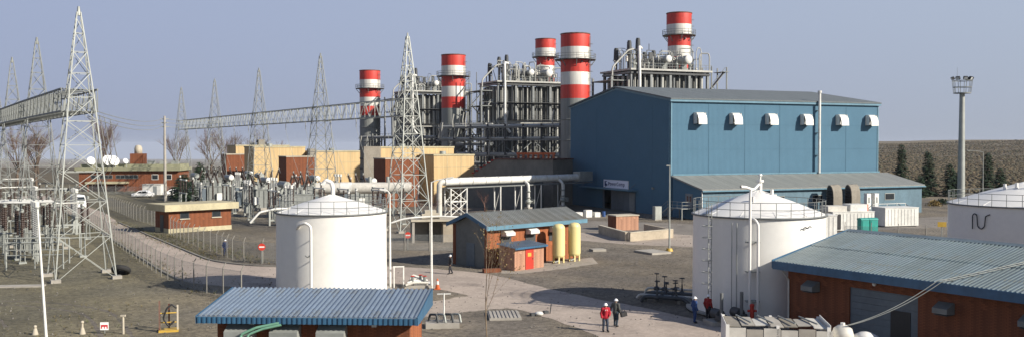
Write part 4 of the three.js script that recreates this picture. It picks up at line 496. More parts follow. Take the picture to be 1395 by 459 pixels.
{
  const t = tank('white storage tank cut off by the picture edge, with a dark bent pipe', 45.0, 83, 6.35, 6.85, 8.85, 34);
  part(t, 'bent_pipe', new B().tube([L3(-5.98, 4.9, 2.5), L3(-5.98, 6.0, 2.5), L3(-5.9, 6.2, 2.65), L3(-5.8, 6.05, 2.85), L3(-5.76, 5.2, 2.95), L3(-5.6, 4.95, 3.2), L3(-5.45, 5.2, 3.45), L3(-5.4, 6.0, 3.55), L3(-5.2, 6.2, 3.85)], 0.05, 7, 60, 0.3), M.steelDark);
  for (const q of [[-1.6, 1.2], [-0.9, 1.8], [0.3, 1.5], [-2.3, 0.6]]) part(t, 'roof_stub', new B().cyl(0.14, 0.14, 0.75, q[0], 8.3 - (Math.hypot(...q) - 1) * 0.31, q[1], 8), M.white);
}
// ---------------------------------------------------------------- corrugated roofs
function corrugated(len, z0, y0, z1, y1, x0, pitch = 0.3, t = 0.05) { // sheet from (z0, y0) to (z1, y1), ribs running up the slope
  const b = new B(); b.prismX([[z0, y0], [z0, y0 + t], [z1, y1 + t], [z1, y1]], x0, x0 + len); const n = Math.round(len / pitch), s = Math.hypot(z1 - z0, y1 - y0), a = Math.atan2(y1 - y0, z0 - z1);
  for (let i = 0; i < n; i++) b.box(pitch * 0.36, 0.06, s, x0 + (i + 0.5) * len / n, (y0 + y1) / 2 + t + 0.026, (z0 + z1) / 2, 0, a, 0); return b;
}
function sheets(parent, total, z0, y0, z1, y1, x0, mats, per = 4, pitch = 0.25) { // roof covered with overlapping corrugated sheets, each a part
  const n = Math.round(total / (per * pitch)), w = total / n, geos = mats.map((_, i) => corrugated(w - 0.006, z0, y0, z1, y1, 0, w / per, 0.045 + 0.004 * i).geo()), r = rng(Math.round(total * 97)); for (let i = 0; i < n; i++) { const k = Math.floor(r() * mats.length), o = part(parent, 'roof_sheet', geos[k], mats[k]); o.position.set(x0 + i * w, (i % 2) * 0.009, 0); }
}
const tones = (m, ks) => ks.map((k, i) => { const q = m.clone(); q.color.multiplyScalar(k); q.map = i % 2 ? streak : roofTex; return q; });
const roofTex = texture(512, 3.7, (u, v) => { const a = nB(u, v), c = nC(u * 2, v * 2), s = sstep(0.58, 0.74, nA(v, u)); const k = 0.9 + 0.14 * (a - 0.5) + 0.10 * (c - 0.5); return [k * (1 - 0.06 * s), k * (1 - 0.13 * s), k * (1 - 0.22 * s)]; });
function hood(parent, x, y, z, w = 1.0, m = M.whiteFit) { const q = part(parent, 'vent_hood', new B().prismX([[z + 0.004, y], [z + 0.004, y + 0.62], [z + 0.12, y + 0.66], [z + 0.75, y + 0.36], [z + 0.75, y + 0.06]], x - w / 2, x + w / 2), m); part(q, 'grille', new B().ext(x - w / 2 + 0.05, x + w / 2 - 0.05, y - 0.03, y, z + 0.05, z + 0.68), M.steelDark); return q; }
{ // small building with the blue roof at the bottom edge
  const s = thing('pump_house', 'small brick pump house with blue corrugated mono-pitch roof at the bottom edge', 'building', [-14.3, 0, 46.0], rad(-3.2));
  const W = 9.4, Dp = 3.9; part(s, 'front_wall', new B().ext(0, W, 0, 3.8, -0.25, 0), M.brick); part(s, 'back_wall', new B().ext(0, W, 0, 4.25, -Dp, -Dp + 0.25), M.brick); for (const x of [0, W - 0.25]) part(s, 'end_wall', new B().prismX([[-0.25, 0], [-0.25, 3.83], [-Dp + 0.25, 4.22], [-Dp + 0.25, 0]], x, x + 0.25), M.brickBright);  // end walls in brighter brick than the front, sunlight put into the colour
  sheets(s, W + 1.25, 0.75, 3.78, -Dp - 0.35, 4.38, -0.72, tones(M.roofBlue, [1, 0.93, 1.05]), 4, 0.245);
  const f = new B().ext(-0.7, W + 0.5, 3.5, 3.8, 0.76, 0.80); for (let i = 0; i < 44; i++) f.ext(-0.66 + i * 0.2425, -0.56 + i * 0.2425, 3.5, 3.82, 0.80, 0.84); part(s, 'fascia', f, M.fascia);
  for (const x of [-0.72, W + 0.53]) part(s, 'verge', new B().prismX([[0.8, 3.48], [0.8, 3.86], [-Dp - 0.37, 4.48], [-Dp - 0.37, 3.62]], x - 0.05, x), M.fascia);
  part(s, 'soffit', new B().ext(-0.6, W + 0.4, 3.62, 3.66, 0.01, 0.75), M.fascia);
  for (const x of [1.05, 3.25, 5.5]) hood(s, x + 0.2, 2.72, 0, 1.35, M.galv); for (const x of [1.65, 7.6]) part(s, 'wall_lamp', new B().ext(x, x + 0.22, 3.28, 3.48, 0.004, 0.2), M.whiteFit); part(s, 'end_lamp', new B().ext(W + 0.004, W + 0.22, 3.05, 3.35, -2.2, -1.9), M.steelDark);
  part(s, 'green_pipe', new B().tube([L3(1.4, 2.45, 1.0), L3(1.5, 3.0, 0.9), L3(2.2, 3.32, 0.85), L3(3.3, 3.55, 0.8)], 0.07, 8, 20).tube([L3(1.75, 2.45, 1.05), L3(1.85, 3.0, 0.98), L3(2.5, 3.27, 0.92), L3(3.4, 3.47, 0.86)], 0.06, 8, 20), M.green);
}
{ // big foreground building on the right
  const T = Math.atan2(-12.3, 8.1), s = thing('workshop', 'big brick workshop with wide grey-blue corrugated roof in the near corner', 'building', [18.1, -0.4, 62.2], T), W = 30, Dp = 14;
  part(s, 'front_wall', new B().prism([[0, 0.4], [0, 4.7], [W, 4.7], [W, 0.4]], -0.3, 0, [[[4.75, 0.41], [4.75, 3.7], [9.4, 3.7], [9.4, 0.41]]]), M.brick);
  part(s, 'roller_door', new B().ext(4.75, 9.4, 0.41, 3.7, -0.2, -0.12), M.door); for (let k = 0; k < 8; k++) part(s, 'door_slat', new B().ext(4.8, 9.35, 0.46 + k * 0.4, 0.82 + k * 0.4, -0.119, -0.08), M.door); part(s, 'wicket_door', new B().ext(7.6, 8.9, 0.42, 2.7, -0.075, -0.04), M.black);
  for (const x of [0, W - 0.3]) part(s, 'end_wall', new B().prismX([[-0.3, 0.4], [-0.3, 4.72], [-7, 6.3], [-Dp + 0.3, 4.72], [-Dp + 0.3, 0.4]], x, x + 0.3), M.brick); part(s, 'back_wall', new B().ext(0, W, 0.4, 4.7, -Dp, -Dp + 0.3), M.brick);
  sheets(s, W + 0.8, 0.75, 4.72, -3.1, 5.533, -0.6, tones(M.roofGrey, [1, 0.94, 1.05, 0.98]), 4, 0.26); sheets(s, W + 0.9, -2.95, 5.53, -6.98, 6.378, -0.65, tones(M.roofGrey, [1, 0.95, 1.06, 1.02]), 4, 0.26); part(s, 'roof', corrugated(W + 0.8, -Dp - 0.75, 4.72, -7.02, 6.35, -0.6, 0.26), M.roofGrey); part(s, 'ridge_cap', new B().prismX([[-6.6, 6.40], [-7, 6.53], [-7.4, 6.40]], -0.62, W + 0.2), M.roofGrey);
  part(s, 'fascia', new B().ext(-0.6, W + 0.2, 4.28, 4.8, 0.76, 0.84), M.fascia); part(s, 'soffit', new B().ext(-0.6, W + 0.2, 4.5, 4.55, 0.01, 0.75), M.fascia); part(s, 'verge', new B().prismX([[0.84, 4.35], [0.84, 4.88], [-7, 6.52], [-Dp - 0.8, 4.88], [-Dp - 0.8, 4.35], [-7, 6.0]], -0.66, -0.61), M.fascia);
  for (const [x, y] of [[2.1, 3.1], [11.2, 3.0], [16, 3.0]]) hood(s, x, y, 0, 0.9, M.galvDark); part(s, 'wall_lamp', new B().sph(0.12, 6.6, 4.1, 0.14, 1, 1, 1, 10), M.helmet); part(s, 'downpipe', new B().bar(L3(0.15, 0.4, 0.12), L3(0.15, 3.6, 0.12), 0.06).bar(L3(0.15, 3.6, 0.12), L3(0.15, 4.2, 0.7), 0.06), M.offWhite);
}
{ // two cables from the rounded vessel over the workshop eave and on across its roof
  const T = Math.atan2(-12.3, 8.1), w = (x, y, z) => L3(18.1 + x * Math.cos(T) + z * Math.sin(T), y - 0.4, -62.2 - x * Math.sin(T) + z * Math.cos(T)), roofY = z => 4.9 + (0.75 - z) * (6.35 - 4.72) / 7.73;
  [0, 0.3].forEach((o, i) => single('slack_cable', ['nearer grey cable drooping from the workshop eave', 'farther grey cable drooping from the workshop eave'][i], 'cable', new B().tube([...sag(P(18.6 + o * 0.4, 2.0, 52.6), w(11.2 + o, 4.95, 0.86), 0.3, 8), w(11.4 + o, roofY(0.5) + 0.02, 0.5), w(12.6 + o, roofY(-2) + 0.02, -2), w(14 + o, roofY(-5) + 0.02, -5), w(14.9 + o, roofY(-6.9) + 0.06, -6.9)], 0.026, 5, 60, 0.05), M.galv, 'slack cables on the workshop roof'));
}
{ // brick building with two yellow vessels
  const T = Math.atan2(9.2, 9.7), s = thing('compressor_house', 'orange brick compressor house with grey roof beside the two yellow vessels', 'building', [-2.5, 0, 92.3], T), W = 13.4, Dp = 4.8;
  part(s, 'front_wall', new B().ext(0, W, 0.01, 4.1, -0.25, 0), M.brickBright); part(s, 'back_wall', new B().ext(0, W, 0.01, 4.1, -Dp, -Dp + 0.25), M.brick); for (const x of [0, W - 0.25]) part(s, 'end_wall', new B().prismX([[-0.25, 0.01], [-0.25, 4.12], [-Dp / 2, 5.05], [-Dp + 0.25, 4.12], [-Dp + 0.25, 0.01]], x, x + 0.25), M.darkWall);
  for (const z of [-0.02, -Dp - 0.0]) part(s, 'corner_pier', new B().ext(-0.06, 0.3, 0.01, 4.05, z - 0.18, z + 0.2), M.brick);
  sheets(s, W + 1.0, 0.6, 4.05, -Dp / 2, 5.2, -0.5, tones(M.annexRoof, [1, 0.93, 1.06]), 4, 0.3); part(s, 'roof', corrugated(W + 1.0, -Dp - 0.6, 4.05, -Dp / 2 - 0.01, 5.2, -0.5, 0.3), M.roofGrey); part(s, 'fascia', new B().ext(-0.5, W + 0.5, 3.72, 4.12, 0.61, 0.68), M.hallTrim); part(s, 'verge', new B().prismX([[0.68, 3.8], [0.68, 4.18], [-Dp / 2, 5.32], [-Dp - 0.65, 4.18], [-Dp - 0.65, 3.8], [-Dp / 2, 4.95]], -0.56, -0.51), M.fascia);
  for (const x of [2.6, 6.0, 9.4]) { hood(s, x, 3.0, 0, 1.25); part(s, 'intake_louvre', new B().ext(x - 0.7, x + 0.7, 2.1, 2.95, 0.004, 0.07), M.steelDark); } part(s, 'wall_lamp', new B().sph(0.13, 2.4, 2.2, 0.2, 1, 1, 1, 10), M.helmet);
  for (const x of [5.4, 7.7, 10.4]) part(s, 'door', new B().ext(x - 0.55, x + 0.55, 0.02, 2.3, 0.004, 0.06), M.brick);
  part(s, 'side_door', new B().ext(-0.05, -0.004, 0.02, 2.3, -2.9, -1.7), M.door);
  const T2 = Math.atan2(3.2, 3.0), q = thing('valve_shed', 'little brick shed with grey roof and bright red door', 'shed', [0.25, 0, 90.2], T2);
  part(q, 'front_wall', new B().ext(0, 4.2, 0.02, 2.15, -0.2, 0), M.brickPale); part(q, 'back_wall', new B().ext(0, 4.2, 0.02, 2.35, -2.0, -1.8), M.brickPale); for (const x of [0, 4.0]) part(q, 'end_wall', new B().prismX([[-0.2, 0.02], [-0.2, 2.17], [-1.8, 2.33], [-1.8, 0.02]], x, x + 0.2), M.brickPale);
  part(q, 'roof', corrugated(4.7, 0.3, 2.16, -2.2, 2.44, -0.25, 0.26), M.roofBlue); part(q, 'fascia', new B().ext(-0.25, 4.45, 2.06, 2.24, 0.31, 0.35), M.fascia); const dr = part(q, 'door', new B().ext(1.5, 2.65, 0.03, 2.0, 0.003, 0.06), M.redPaint); part(dr, 'notice', new B().ext(1.8, 2.3, 1.25, 1.6, 0.061, 0.068), M.yellow); part(dr, 'handle', new B().ext(2.48, 2.56, 0.95, 1.1, 0.061, 0.1), M.steelDark);
  [[4.75, 96.6, 'yellow upright vessel nearer the red-doored shed'], [6.45, 98.2, 'yellow upright vessel at the far corner of the compressor house']].forEach(([x, d, l]) => { const v = thing('pressure_vessel', l, 'vessel', [x, 0.016, d], 0.4, 'yellow pressure vessels'); part(v, 'body', new B().lathe([[0.001, 0.45], [0.35, 0.5], [0.56, 0.62], [0.64, 0.82], [0.64, 3.5], [0.58, 3.75], [0.4, 3.93], [0.001, 4.0]], 32), M.yellowTank); for (let k = 0; k < 4; k++) { const a = k * 1.571 + 0.4; part(v, 'leg', new B().ext(Math.cos(a) * 0.5 - 0.07, Math.cos(a) * 0.5 + 0.07, 0, 0.9, Math.sin(a) * 0.5 - 0.07, Math.sin(a) * 0.5 + 0.07), M.yellowTank); } part(v, 'pipe', new B().tube([L3(-0.2, 0.45, 0.2), L3(-0.35, 0.25, 0.6), L3(-0.9, 0.2, 0.9)], 0.06, 6, 14), M.galv); part(v, 'seam', new B().ring(0.642, 0.012, 2.2, 0, 0, 32, 4), M.yellowTank); });
}
{ // flat-roofed brick hut by the road
  const T = Math.atan2(6.3, 6.4), s = thing('guard_hut', 'flat-roofed orange brick hut with cream slab roof beside the far road', 'building', [-46.6, 0, 129], T), W = 9.2, Dp = 4.2;
  part(s, 'wall', new B().ext(0, W, 0.6, 3.0, -Dp, 0), M.brick); part(s, 'plinth', new B().ext(-0.05, W + 0.05, 0, 0.6, -Dp - 0.05, 0.05), M.creamSlab); part(s, 'roof_slab', new B().ext(-0.9, W + 0.8, 3.0, 3.9, -Dp - 0.8, 0.8), M.creamSlab);
  for (const x of [1.6, 6.3]) { const w = part(s, 'window', new B().ext(x, x + 1.3, 1.9, 2.8, 0.004, 0.06), M.steelDark); part(w, 'pane', new B().ext(x + 0.08, x + 1.22, 1.98, 2.72, 0.061, 0.07), M.glass); part(w, 'sill', new B().ext(x - 0.1, x + 1.4, 1.78, 1.9, 0.004, 0.16), M.plaster); } part(s, 'side_door', new B().ext(-0.06, -0.051, 0.1, 2.4, -2.6, -1.5), M.steelDark);
}
{ // brick office far left with dishes on the roof
  const s = thing('office_building', 'long low brick office with tan roof, satellite dishes and a rooftop water tank', 'building', [-112, 0, 246], rad(6)), W = 25;
  part(s, 'wall', new B().ext(0, W, 0, 5.2, -12, 0), M.brick); part(s, 'roof', new B().ext(-0.8, W + 0.6, 5.2, 6.0, -12.8, 0.9).ext(-0.2, W, 6.0, 6.9, -12, -2), M.roofTan);
  part(s, 'strip_window', new B().ext(3, 8.4, 3.2, 4.2, 0.004, 0.07), M.galvDark); part(s, 'strip_window', new B().ext(9.2, 14.8, 3.2, 4.2, 0.004, 0.07), M.galvDark); for (let k = 0; k < 5; k++) { part(s, 'pane', new B().ext(3.1 + k * 1.06, 4.05 + k * 1.06, 3.3, 4.1, 0.071, 0.08), M.glass); part(s, 'pane', new B().ext(9.3 + k * 1.1, 10.3 + k * 1.1, 3.3, 4.1, 0.071, 0.08), M.glass); }
  for (const x of [18.2, 21.6]) { const w = part(s, 'window', new B().ext(x, x + 1.7, 2.9, 4.3, 0.004, 0.07), M.whiteFit); part(w, 'pane', new B().ext(x + 0.12, x + 1.58, 3.02, 4.18, 0.071, 0.08), M.glass); }
  part(s, 'canopy', new B().ext(2.5, 12.5, 2.0, 2.5, 0.01, 3.2), M.creamSlab); for (const x of [3, 7.5, 12]) part(s, 'canopy_post', new B().ext(x, x + 0.3, 0, 2.0, 2.7, 3.0), M.brick); part(s, 'rooftop_room', new B().ext(11.5, 14.9, 6.9, 9.6, -8, -4.5), M.brick); part(s, 'water_tank', new B().lathe([[0.001, 9.6], [1.0, 9.6], [1.0, 11.0], [0.7, 11.7], [0.001, 11.9]], 18, 13.2, 0, -6.2), M.plaster);
  for (const [x, r] of [[3.6, 1.1], [8.0, 1.5], [9.4, 1.4], [12.2, 0.7]].map(v => [v[0] - 0.7, v[1]])) { const g = new THREE.SphereGeometry(r * 1.5, 20, 8, 0, 6.2832, 0, 0.73); g.translate(0, -r * 1.5, 0); g.rotateX(1.15); g.rotateY(0.75); const d = part(s, 'satellite_dish', new B().put(g, new THREE.Matrix4().makeTranslation(x, 7.6 + r * 0.35, -1.2)), M.helmet); part(d, 'mount', new B().cyl(0.1, 0.1, 0.9 + r * 0.3, x, 6.0, -1.4, 8), M.galv); }
  for (let k = 0; k < 3; k++) part(s, 'roof_unit', new B().ext(16.5 + k * 3, 18.2 + k * 3, 6.9, 7.7, -4, -2.6), M.galv);
}

// ---------------------------------------------------------------- poles and lamps
function lampPost(label, x, d, h, arm, m, base) {
  const s = thing('lamp_post', label, 'lamp post', [x, 0, d], 0); part(s, 'shaft', new B().cyl(0.11, 0.06, h, 0, 0, 0, 10), m); if (arm) { part(s, 'arm', new B().tube([L3(0, h - 0.05, 0), L3(arm * 0.3, h + 0.12, 0), L3(arm, h + 0.3, 0)], 0.045, 7, 14), m); const q = part(s, 'luminaire', new B().box(0.6, 0.14, 0.26, arm + Math.sign(arm) * 0.25, h + 0.32, 0, 0, 0, 0.15 * Math.sign(arm)), m); part(q, 'lens', new B().box(0.4, 0.03, 0.2, arm + Math.sign(arm) * 0.25, h + 0.235, 0, 0, 0, 0.15 * Math.sign(arm)), M.lampGlass); } else part(s, 'luminaire', new B().box(0.45, 0.14, 0.24, -0.15, h + 0.03, 0), m);
  if (base) part(s, 'base', new B().cyl(0.42, 0.3, 0.32, 0, 0, 0, 12), M.yellow); return s;
}
lampPost('slim grey lamp post on a yellow base in front of the blue hall', 17.8, 107.4, 9.6, 0, M.galv, true);
lampPost('white lamp post with a side arm behind the small blue roof', -6.75, 79.6, 8.9, 1.3, M.whiteFit, false);
lampPost('plain white pole close beside the near white tank', -10.3, 80.2, 7.9, -0.3, M.whiteFit, false);
lampPost('thin distant lamp post among the dark conifers', 101.5, 205, 10.4, -3.0, M.galv, false);
{ const s = single('white_pole', 'leaning white pole in the foreground below the tallest lattice tower', 'pole', new B().cyl(0.09, 0.055, 8.3, 0, 0, 0, 10), M.whiteFit, undefined, P(-27.0, 0, 55)); s.rotation.z = 0.055; }
{
  const s = thing('floodlight_mast', 'tall grey floodlight mast with railed head rising above the hillside', 'light mast', [85.0, 0, 180], 0.3); part(s, 'shaft', new B().cyl(0.72, 0.46, 21.6, 0, 0, 0, 14), M.galv);
  part(s, 'head_platform', new B().cyl(1.55, 1.55, 0.16, 0, 21.6, 0, 16), M.galvDark); for (let i = 0; i < 10; i++) { const a = i * 0.6283; rod(s, 'rail_post', L3(Math.cos(a) * 1.5, 21.75, Math.sin(a) * 1.5), L3(Math.cos(a) * 1.75, 24.0, Math.sin(a) * 1.75), 0.05, M.galvDark); } for (const [y, R] of [[22.8, 1.6], [24.0, 1.75]]) part(s, 'rail_ring', new B().ring(R, 0.06, y, 0, 0, 24, 5), M.galvDark);
  [[-1.5, 0.6], [-0.6, 1.4], [0.5, 1.4], [1.4, 0.7], [1.6, -0.4], [-1.6, -0.5]].forEach(([x, z]) => { const f = part(s, 'floodlight', new B().box(0.75, 0.55, 0.4, x * 1.08, 24.45, z * 1.08, Math.atan2(x, z), 0.5), M.black); part(f, 'glass', new B().box(0.65, 0.45, 0.02, x * 1.08 + Math.sin(Math.atan2(x, z)) * 0.19, 24.35, z * 1.08 + Math.cos(Math.atan2(x, z)) * 0.19, Math.atan2(x, z), 0.5), M.lampGlass); }); part(s, 'lightning_rod', new B().cyl(0.04, 0.02, 2.6, -1.2, 23.9, 0, 6), M.galvDark);
}
// ---------------------------------------------------------------- fences: bent-top posts with wire netting
const netAlpha = texture(128, 0.36, (u, v) => { const a = Math.abs(((u + v) * 3) % 1 - 0.5), b = Math.abs(((u - v + 1) * 3) % 1 - 0.5); const k = a > 0.43 || b > 0.43 ? 1 : 0; return [k, k, k]; }, false);
const net = new THREE.MeshStandardMaterial({ roughness: 0.6, alphaMap: netAlpha, transparent: true, side: THREE.DoubleSide }); net.color.setRGB(0.33, 0.34, 0.33);
function fence(label, line, gap, h, lean = 0.25, m = M.postGrey) {
  const c = new THREE.CatmullRomCurve3(line.map(p => L3(p[0], 0, -p[1])), false, 'catmullrom', 0.2), n = Math.round(c.getLength() / gap), pts = c.getSpacedPoints(n), s = thing('wire_fence', label, 'fence', [0, 0, 0], 0, 'wire fences');
  const pg = new B().bar(L3(0, 0, 0), L3(0, h, 0), 0.052, 6).bar(L3(0, h, 0), L3(lean, h + 0.42, 0), 0.04, 6).geo();
  pts.forEach((p, i) => { const o = part(s, 'post', pg, m), q = pts[Math.min(i + 1, n)].clone().sub(pts[Math.max(i - 1, 0)]); o.position.copy(p); o.rotation.y = Math.atan2(-q.z, q.x) + Math.PI / 2; if (i < n) { const b = pts[i + 1], g = new THREE.PlaneGeometry(p.distanceTo(b), h - 0.12); const uv = g.attributes.uv; for (let k = 0; k < 4; k++) uv.setXY(k, uv.getX(k) * p.distanceTo(b), uv.getY(k) * (h - 0.12)); const w = part(s, 'netting', g, net); w.position.copy(p).add(b).multiplyScalar(0.5); w.position.y = (h - 0.12) / 2 + 0.06; w.rotation.y = Math.atan2(-(b.z - p.z), b.x - p.x); rod(w, 'tension_wire', L3(-p.distanceTo(b) / 2, (h - 0.12) / 2, 0), L3(p.distanceTo(b) / 2, (h - 0.12) / 2, 0), 0.012, M.galv); } });
}
fence('long wire fence with bent-top posts between the gravel yard and the road', [[-96, 196], [-77, 164.5], [-61.3, 138.0], [-48.3, 115.3], [-39.2, 99.2], [-32.6, 87.6], [-28.0, 80.6], [-24.5, 76.6], [-21, 73.6]], 2.5, 2.25);
fence('wire fence with bent-top posts around the pit beyond the road bend', [[-45.5, 126.5], [-40.5, 117.5], [-36.2, 110.5], [-32.6, 105.2], [-28.6, 98.2], [-25.2, 96.4], [-20.5, 95.6]], 2.4, 2.1);
fence('far wire fence along the other side of the road by the flat-roofed hut', [[-80, 186], [-70, 169], [-60.5, 152.5], [-54.0, 142.5], [-51.5, 138]], 2.6, 2.1);
fence('wire fence with bent-top posts beyond the workshop roof', [[41, 117], [47, 114], [52, 112], [58, 110.5], [64, 109]], 3.1, 2.1);
fence('wire fence in front of the brick office', [[-108, 232], [-98, 230.5], [-88, 230], [-78, 231.5]], 3, 2.0);
fence('wire fence behind the pole beside the near white tank', [[-15, 108], [-9.5, 107.5], [-6.5, 107.5]], 2.6, 1.9);
// ---------------------------------------------------------------- low walls, slabs, small structures near the hall
{
  const s = thing('planter_wall', 'low pale walled enclosure on the forecourt beside the blue hall', 'low wall', [0, 0, 0]); const seg = (a, b, t, h) => new B().beam(P(a[0], h / 2, a[1]), P(b[0], h / 2, b[1]), t, h);
  part(s, 'wall', seg([14.6, 118.2], [20.7, 123.0], 0.35, 1.05), M.concreteTan); part(s, 'wall', seg([14.3, 118.4], [11.9, 129.0], 0.35, 1.05), M.concreteTan); part(s, 'wall', seg([20.8, 123.3], [18.4, 131.5], 0.35, 1.05), M.concreteTan); part(s, 'coping', seg([14.6, 118.2], [20.7, 123.0], 0.45, 0.1).put(new THREE.BufferGeometry().copy(seg([14.3, 118.5], [11.9, 129.0], 0.45, 0.1).l[0])), M.plaster).position.y = 1.055;
  const b = thing('brick_kiosk', 'small reddish brick block behind the low pale wall', 'kiosk', [14.6, 0, 133], A0); part(b, 'wall', new B().ext(0, 3.6, 0, 2.0, -2.4, 0), M.brickPale); part(b, 'shaded_side_face', new B().ext(-0.04, -0.003, 0.05, 1.95, -2.3, -0.1), M.brick); part(b, 'lid', new B().ext(-0.1, 3.7, 2.0, 2.14, -2.5, 0.1), M.plaster);  // darker brick sheet paints the shade on the left side of the kiosk
  single('concrete_slab', 'pale concrete slab on the gravel near the lamp post base', 'slab', new B().box(2.6, 0.22, 3.4, 15.6, 0.11, -105.6, 0.5), M.concrete); single('concrete_slab', 'small concrete block on the gravel between vessel and planter wall', 'slab', new B().box(1.6, 0.25, 1.2, 9.7, 0.125, -107.5, 0.3), M.concrete);
  single('ribbed_cover', 'ribbed concrete cover slab on the gravel by the thin bare tree', 'slab', (() => { const q = new B().box(2.2, 0.16, 2.9, 0, 0.08, 0); for (let k = 0; k < 8; k++) q.box(0.13, 0.05, 2.8, -0.95 + k * 0.27, 0.18, 0); return q; })(), M.concrete, undefined, P(-0.55, 0, 66.3)).rotation.y = 0.08;
  const p = thing('plinth_row', 'white pallets and drums stacked by the hall entrance', 'pallets', [12.6, 0, 158], 0.4); for (const [x, h, w] of [[0, 1.2, 1.1], [1.6, 0.8, 1.0], [-1.8, 0.9, 1.2]]) part(p, 'pallet_load', new B().box(w, h, 1, x, h / 2, 0), M.whiteFit); part(p, 'drum', new B().cyl(0.3, 0.3, 0.9, 3, 0, 0, 12), M.bluePaint);
  const c = thing('switch_cabinet', 'grey cabinet by the steps at the corner of the hall', 'cabinet', [23.2, 0, 152], A0); part(c, 'body', new B().ext(-0.6, 0.6, 0.1, 2.2, -0.4, 0.4), M.galv); part(c, 'door', new B().ext(-0.55, 0.55, 0.2, 2.1, 0.403, 0.43), M.galv); part(c, 'plinth', new B().ext(-0.65, 0.65, 0, 0.1, -0.45, 0.45), M.concrete);
}
function container(label, pos, w, h, d, turn, extra) { const s = thing('site_container', label, 'container', pos, turn, 'white site containers'); part(s, 'body', new B().ext(0, w, 0.15, h, -d, 0), M.whiteFit); part(s, 'skid', new B().ext(0.2, w - 0.2, 0, 0.15, -d + 0.2, -0.2), M.steel); for (let x = 0.5; x < w - 0.3; x += 0.55) part(s, 'panel_rib', new B().ext(x, x + 0.12, 0.3, h - 0.15, 0.002, 0.04), M.whiteFit); part(s, 'top_rail', new B().ext(-0.05, w + 0.05, h, h + 0.1, -d - 0.05, 0.05), M.whiteFit); if (extra) extra(s); return s; }
container('white container partly hidden by the rim of the pipe-laden tank', [34, 0, 121], 7.6, 2.95, 2.6, rad(4));
container('white container behind the teal cabins, with boxes on its roof', [44.4, 0, 131.5], 6.4, 2.65, 3, rad(12), s => { part(s, 'door', new B().ext(0.3, 1.2, 0.3, 2.4, 0.045, 0.08), M.black); part(s, 'roof_box', new B().ext(-0.5, 2.4, 2.76, 3.5, -2.6, -0.4), M.offWhite); part(s, 'roof_box', new B().ext(3.0, 5.6, 2.76, 3.7, -2.6, -0.5), M.whiteFit); part(s, 'warning_panel', new B().ext(5.6, 5.75, 2.76, 3.7, -2.6, -0.5), M.orangePaint); });
container('white ribbed container farthest along the hall annex', [54.4, 0, 138.5], 5.6, 2.75, 3.2, rad(14));
{
  const mk = (l, x, d) => { const s = thing('portable_cabin', l, 'portable toilet', [x, 0, d], rad(10), 'teal portable cabins'); part(s, 'body', new B().ext(-0.55, 0.55, 0.1, 2.15, -0.55, 0.55), M.teal); part(s, 'base', new B().ext(-0.6, 0.6, 0, 0.1, -0.6, 0.6), M.steelDark); part(s, 'roof', new B().prismX([[0.6, 2.15], [0.5, 2.3], [0, 2.4], [-0.5, 2.3], [-0.6, 2.15]], -0.6, 0.6), M.teal); part(s, 'door', new B().ext(-0.42, 0.42, 0.15, 2.05, 0.553, 0.59), M.teal); }; mk('teal portable cabin nearer the tank', 46.35, 125.4); mk('teal portable cabin farther from the tank', 47.65, 125.8);
  [[40.4, 148.2, 'white twin-door cabinet standing at the annex wall above the tank rim'], [57.8, 154.6, 'white upright cabinet at the annex, left of its twin'], [59.3, 155.2, 'white upright cabinet at the annex, right of its twin']].forEach(([x, d, l], i) => { const s = thing('electrical_cabinet', l, 'cabinet', [x, 0, d], A0, 'white electrical cabinets'), w = i ? 0.42 : 0.8; part(s, 'stand', new B().ext(-w, w, 0, 1.6, -0.3, 0.3), M.galvDark); part(s, 'body', new B().ext(-w, w, 1.6, i ? 4.1 : 4.3, -0.35, 0.35), M.whiteFit); for (const k of i ? [0] : [-0.4, 0.4]) part(s, 'door_window', new B().ext(k - 0.15, k + 0.15, 2.6, 3.5, 0.352, 0.37), M.galvDark); });
  const s = thing('access_stair', 'white railed platform with slanted steps beside the farthest container', 'steps', [58.5, 0, 151], A0); part(s, 'platform', new B().ext(-2.5, 4.5, 1.5, 1.62, -1, 1), M.galv); for (const x of [-2.4, 0.5, 4.4]) for (const z of [-0.9, 0.9]) rod(s, 'post', L3(x, 0, z), L3(x, 2.7, z), 0.05, M.whiteFit); for (const y of [2.15, 2.7]) rod(s, 'handrail', L3(-2.4, y, 0.9), L3(4.4, y, 0.9), 0.045, M.whiteFit); for (const [x0, x1] of [[-2.5, -4.6], [4.5, 6.6]]) for (const z of [-0.8, 0.8]) { rod(s, 'stringer', L3(x0, 1.55, z), L3(x1, 0.05, z), 0.09, M.steelDark); rod(s, 'handrail', L3(x0, 2.6, z), L3(x1, 1.1, z), 0.05, M.steelDark); }
  const b = thing('notice_board', 'small yellow board on a post near the far white tank', 'sign', [52.5, 0, 116], -0.2); part(b, 'board', new B().ext(-0.5, 0.5, 2.0, 2.6, -0.03, 0.03), M.yellow); part(b, 'post', new B().cyl(0.05, 0.05, 2.6, 0, 0, -0.08, 6), M.galv);
}
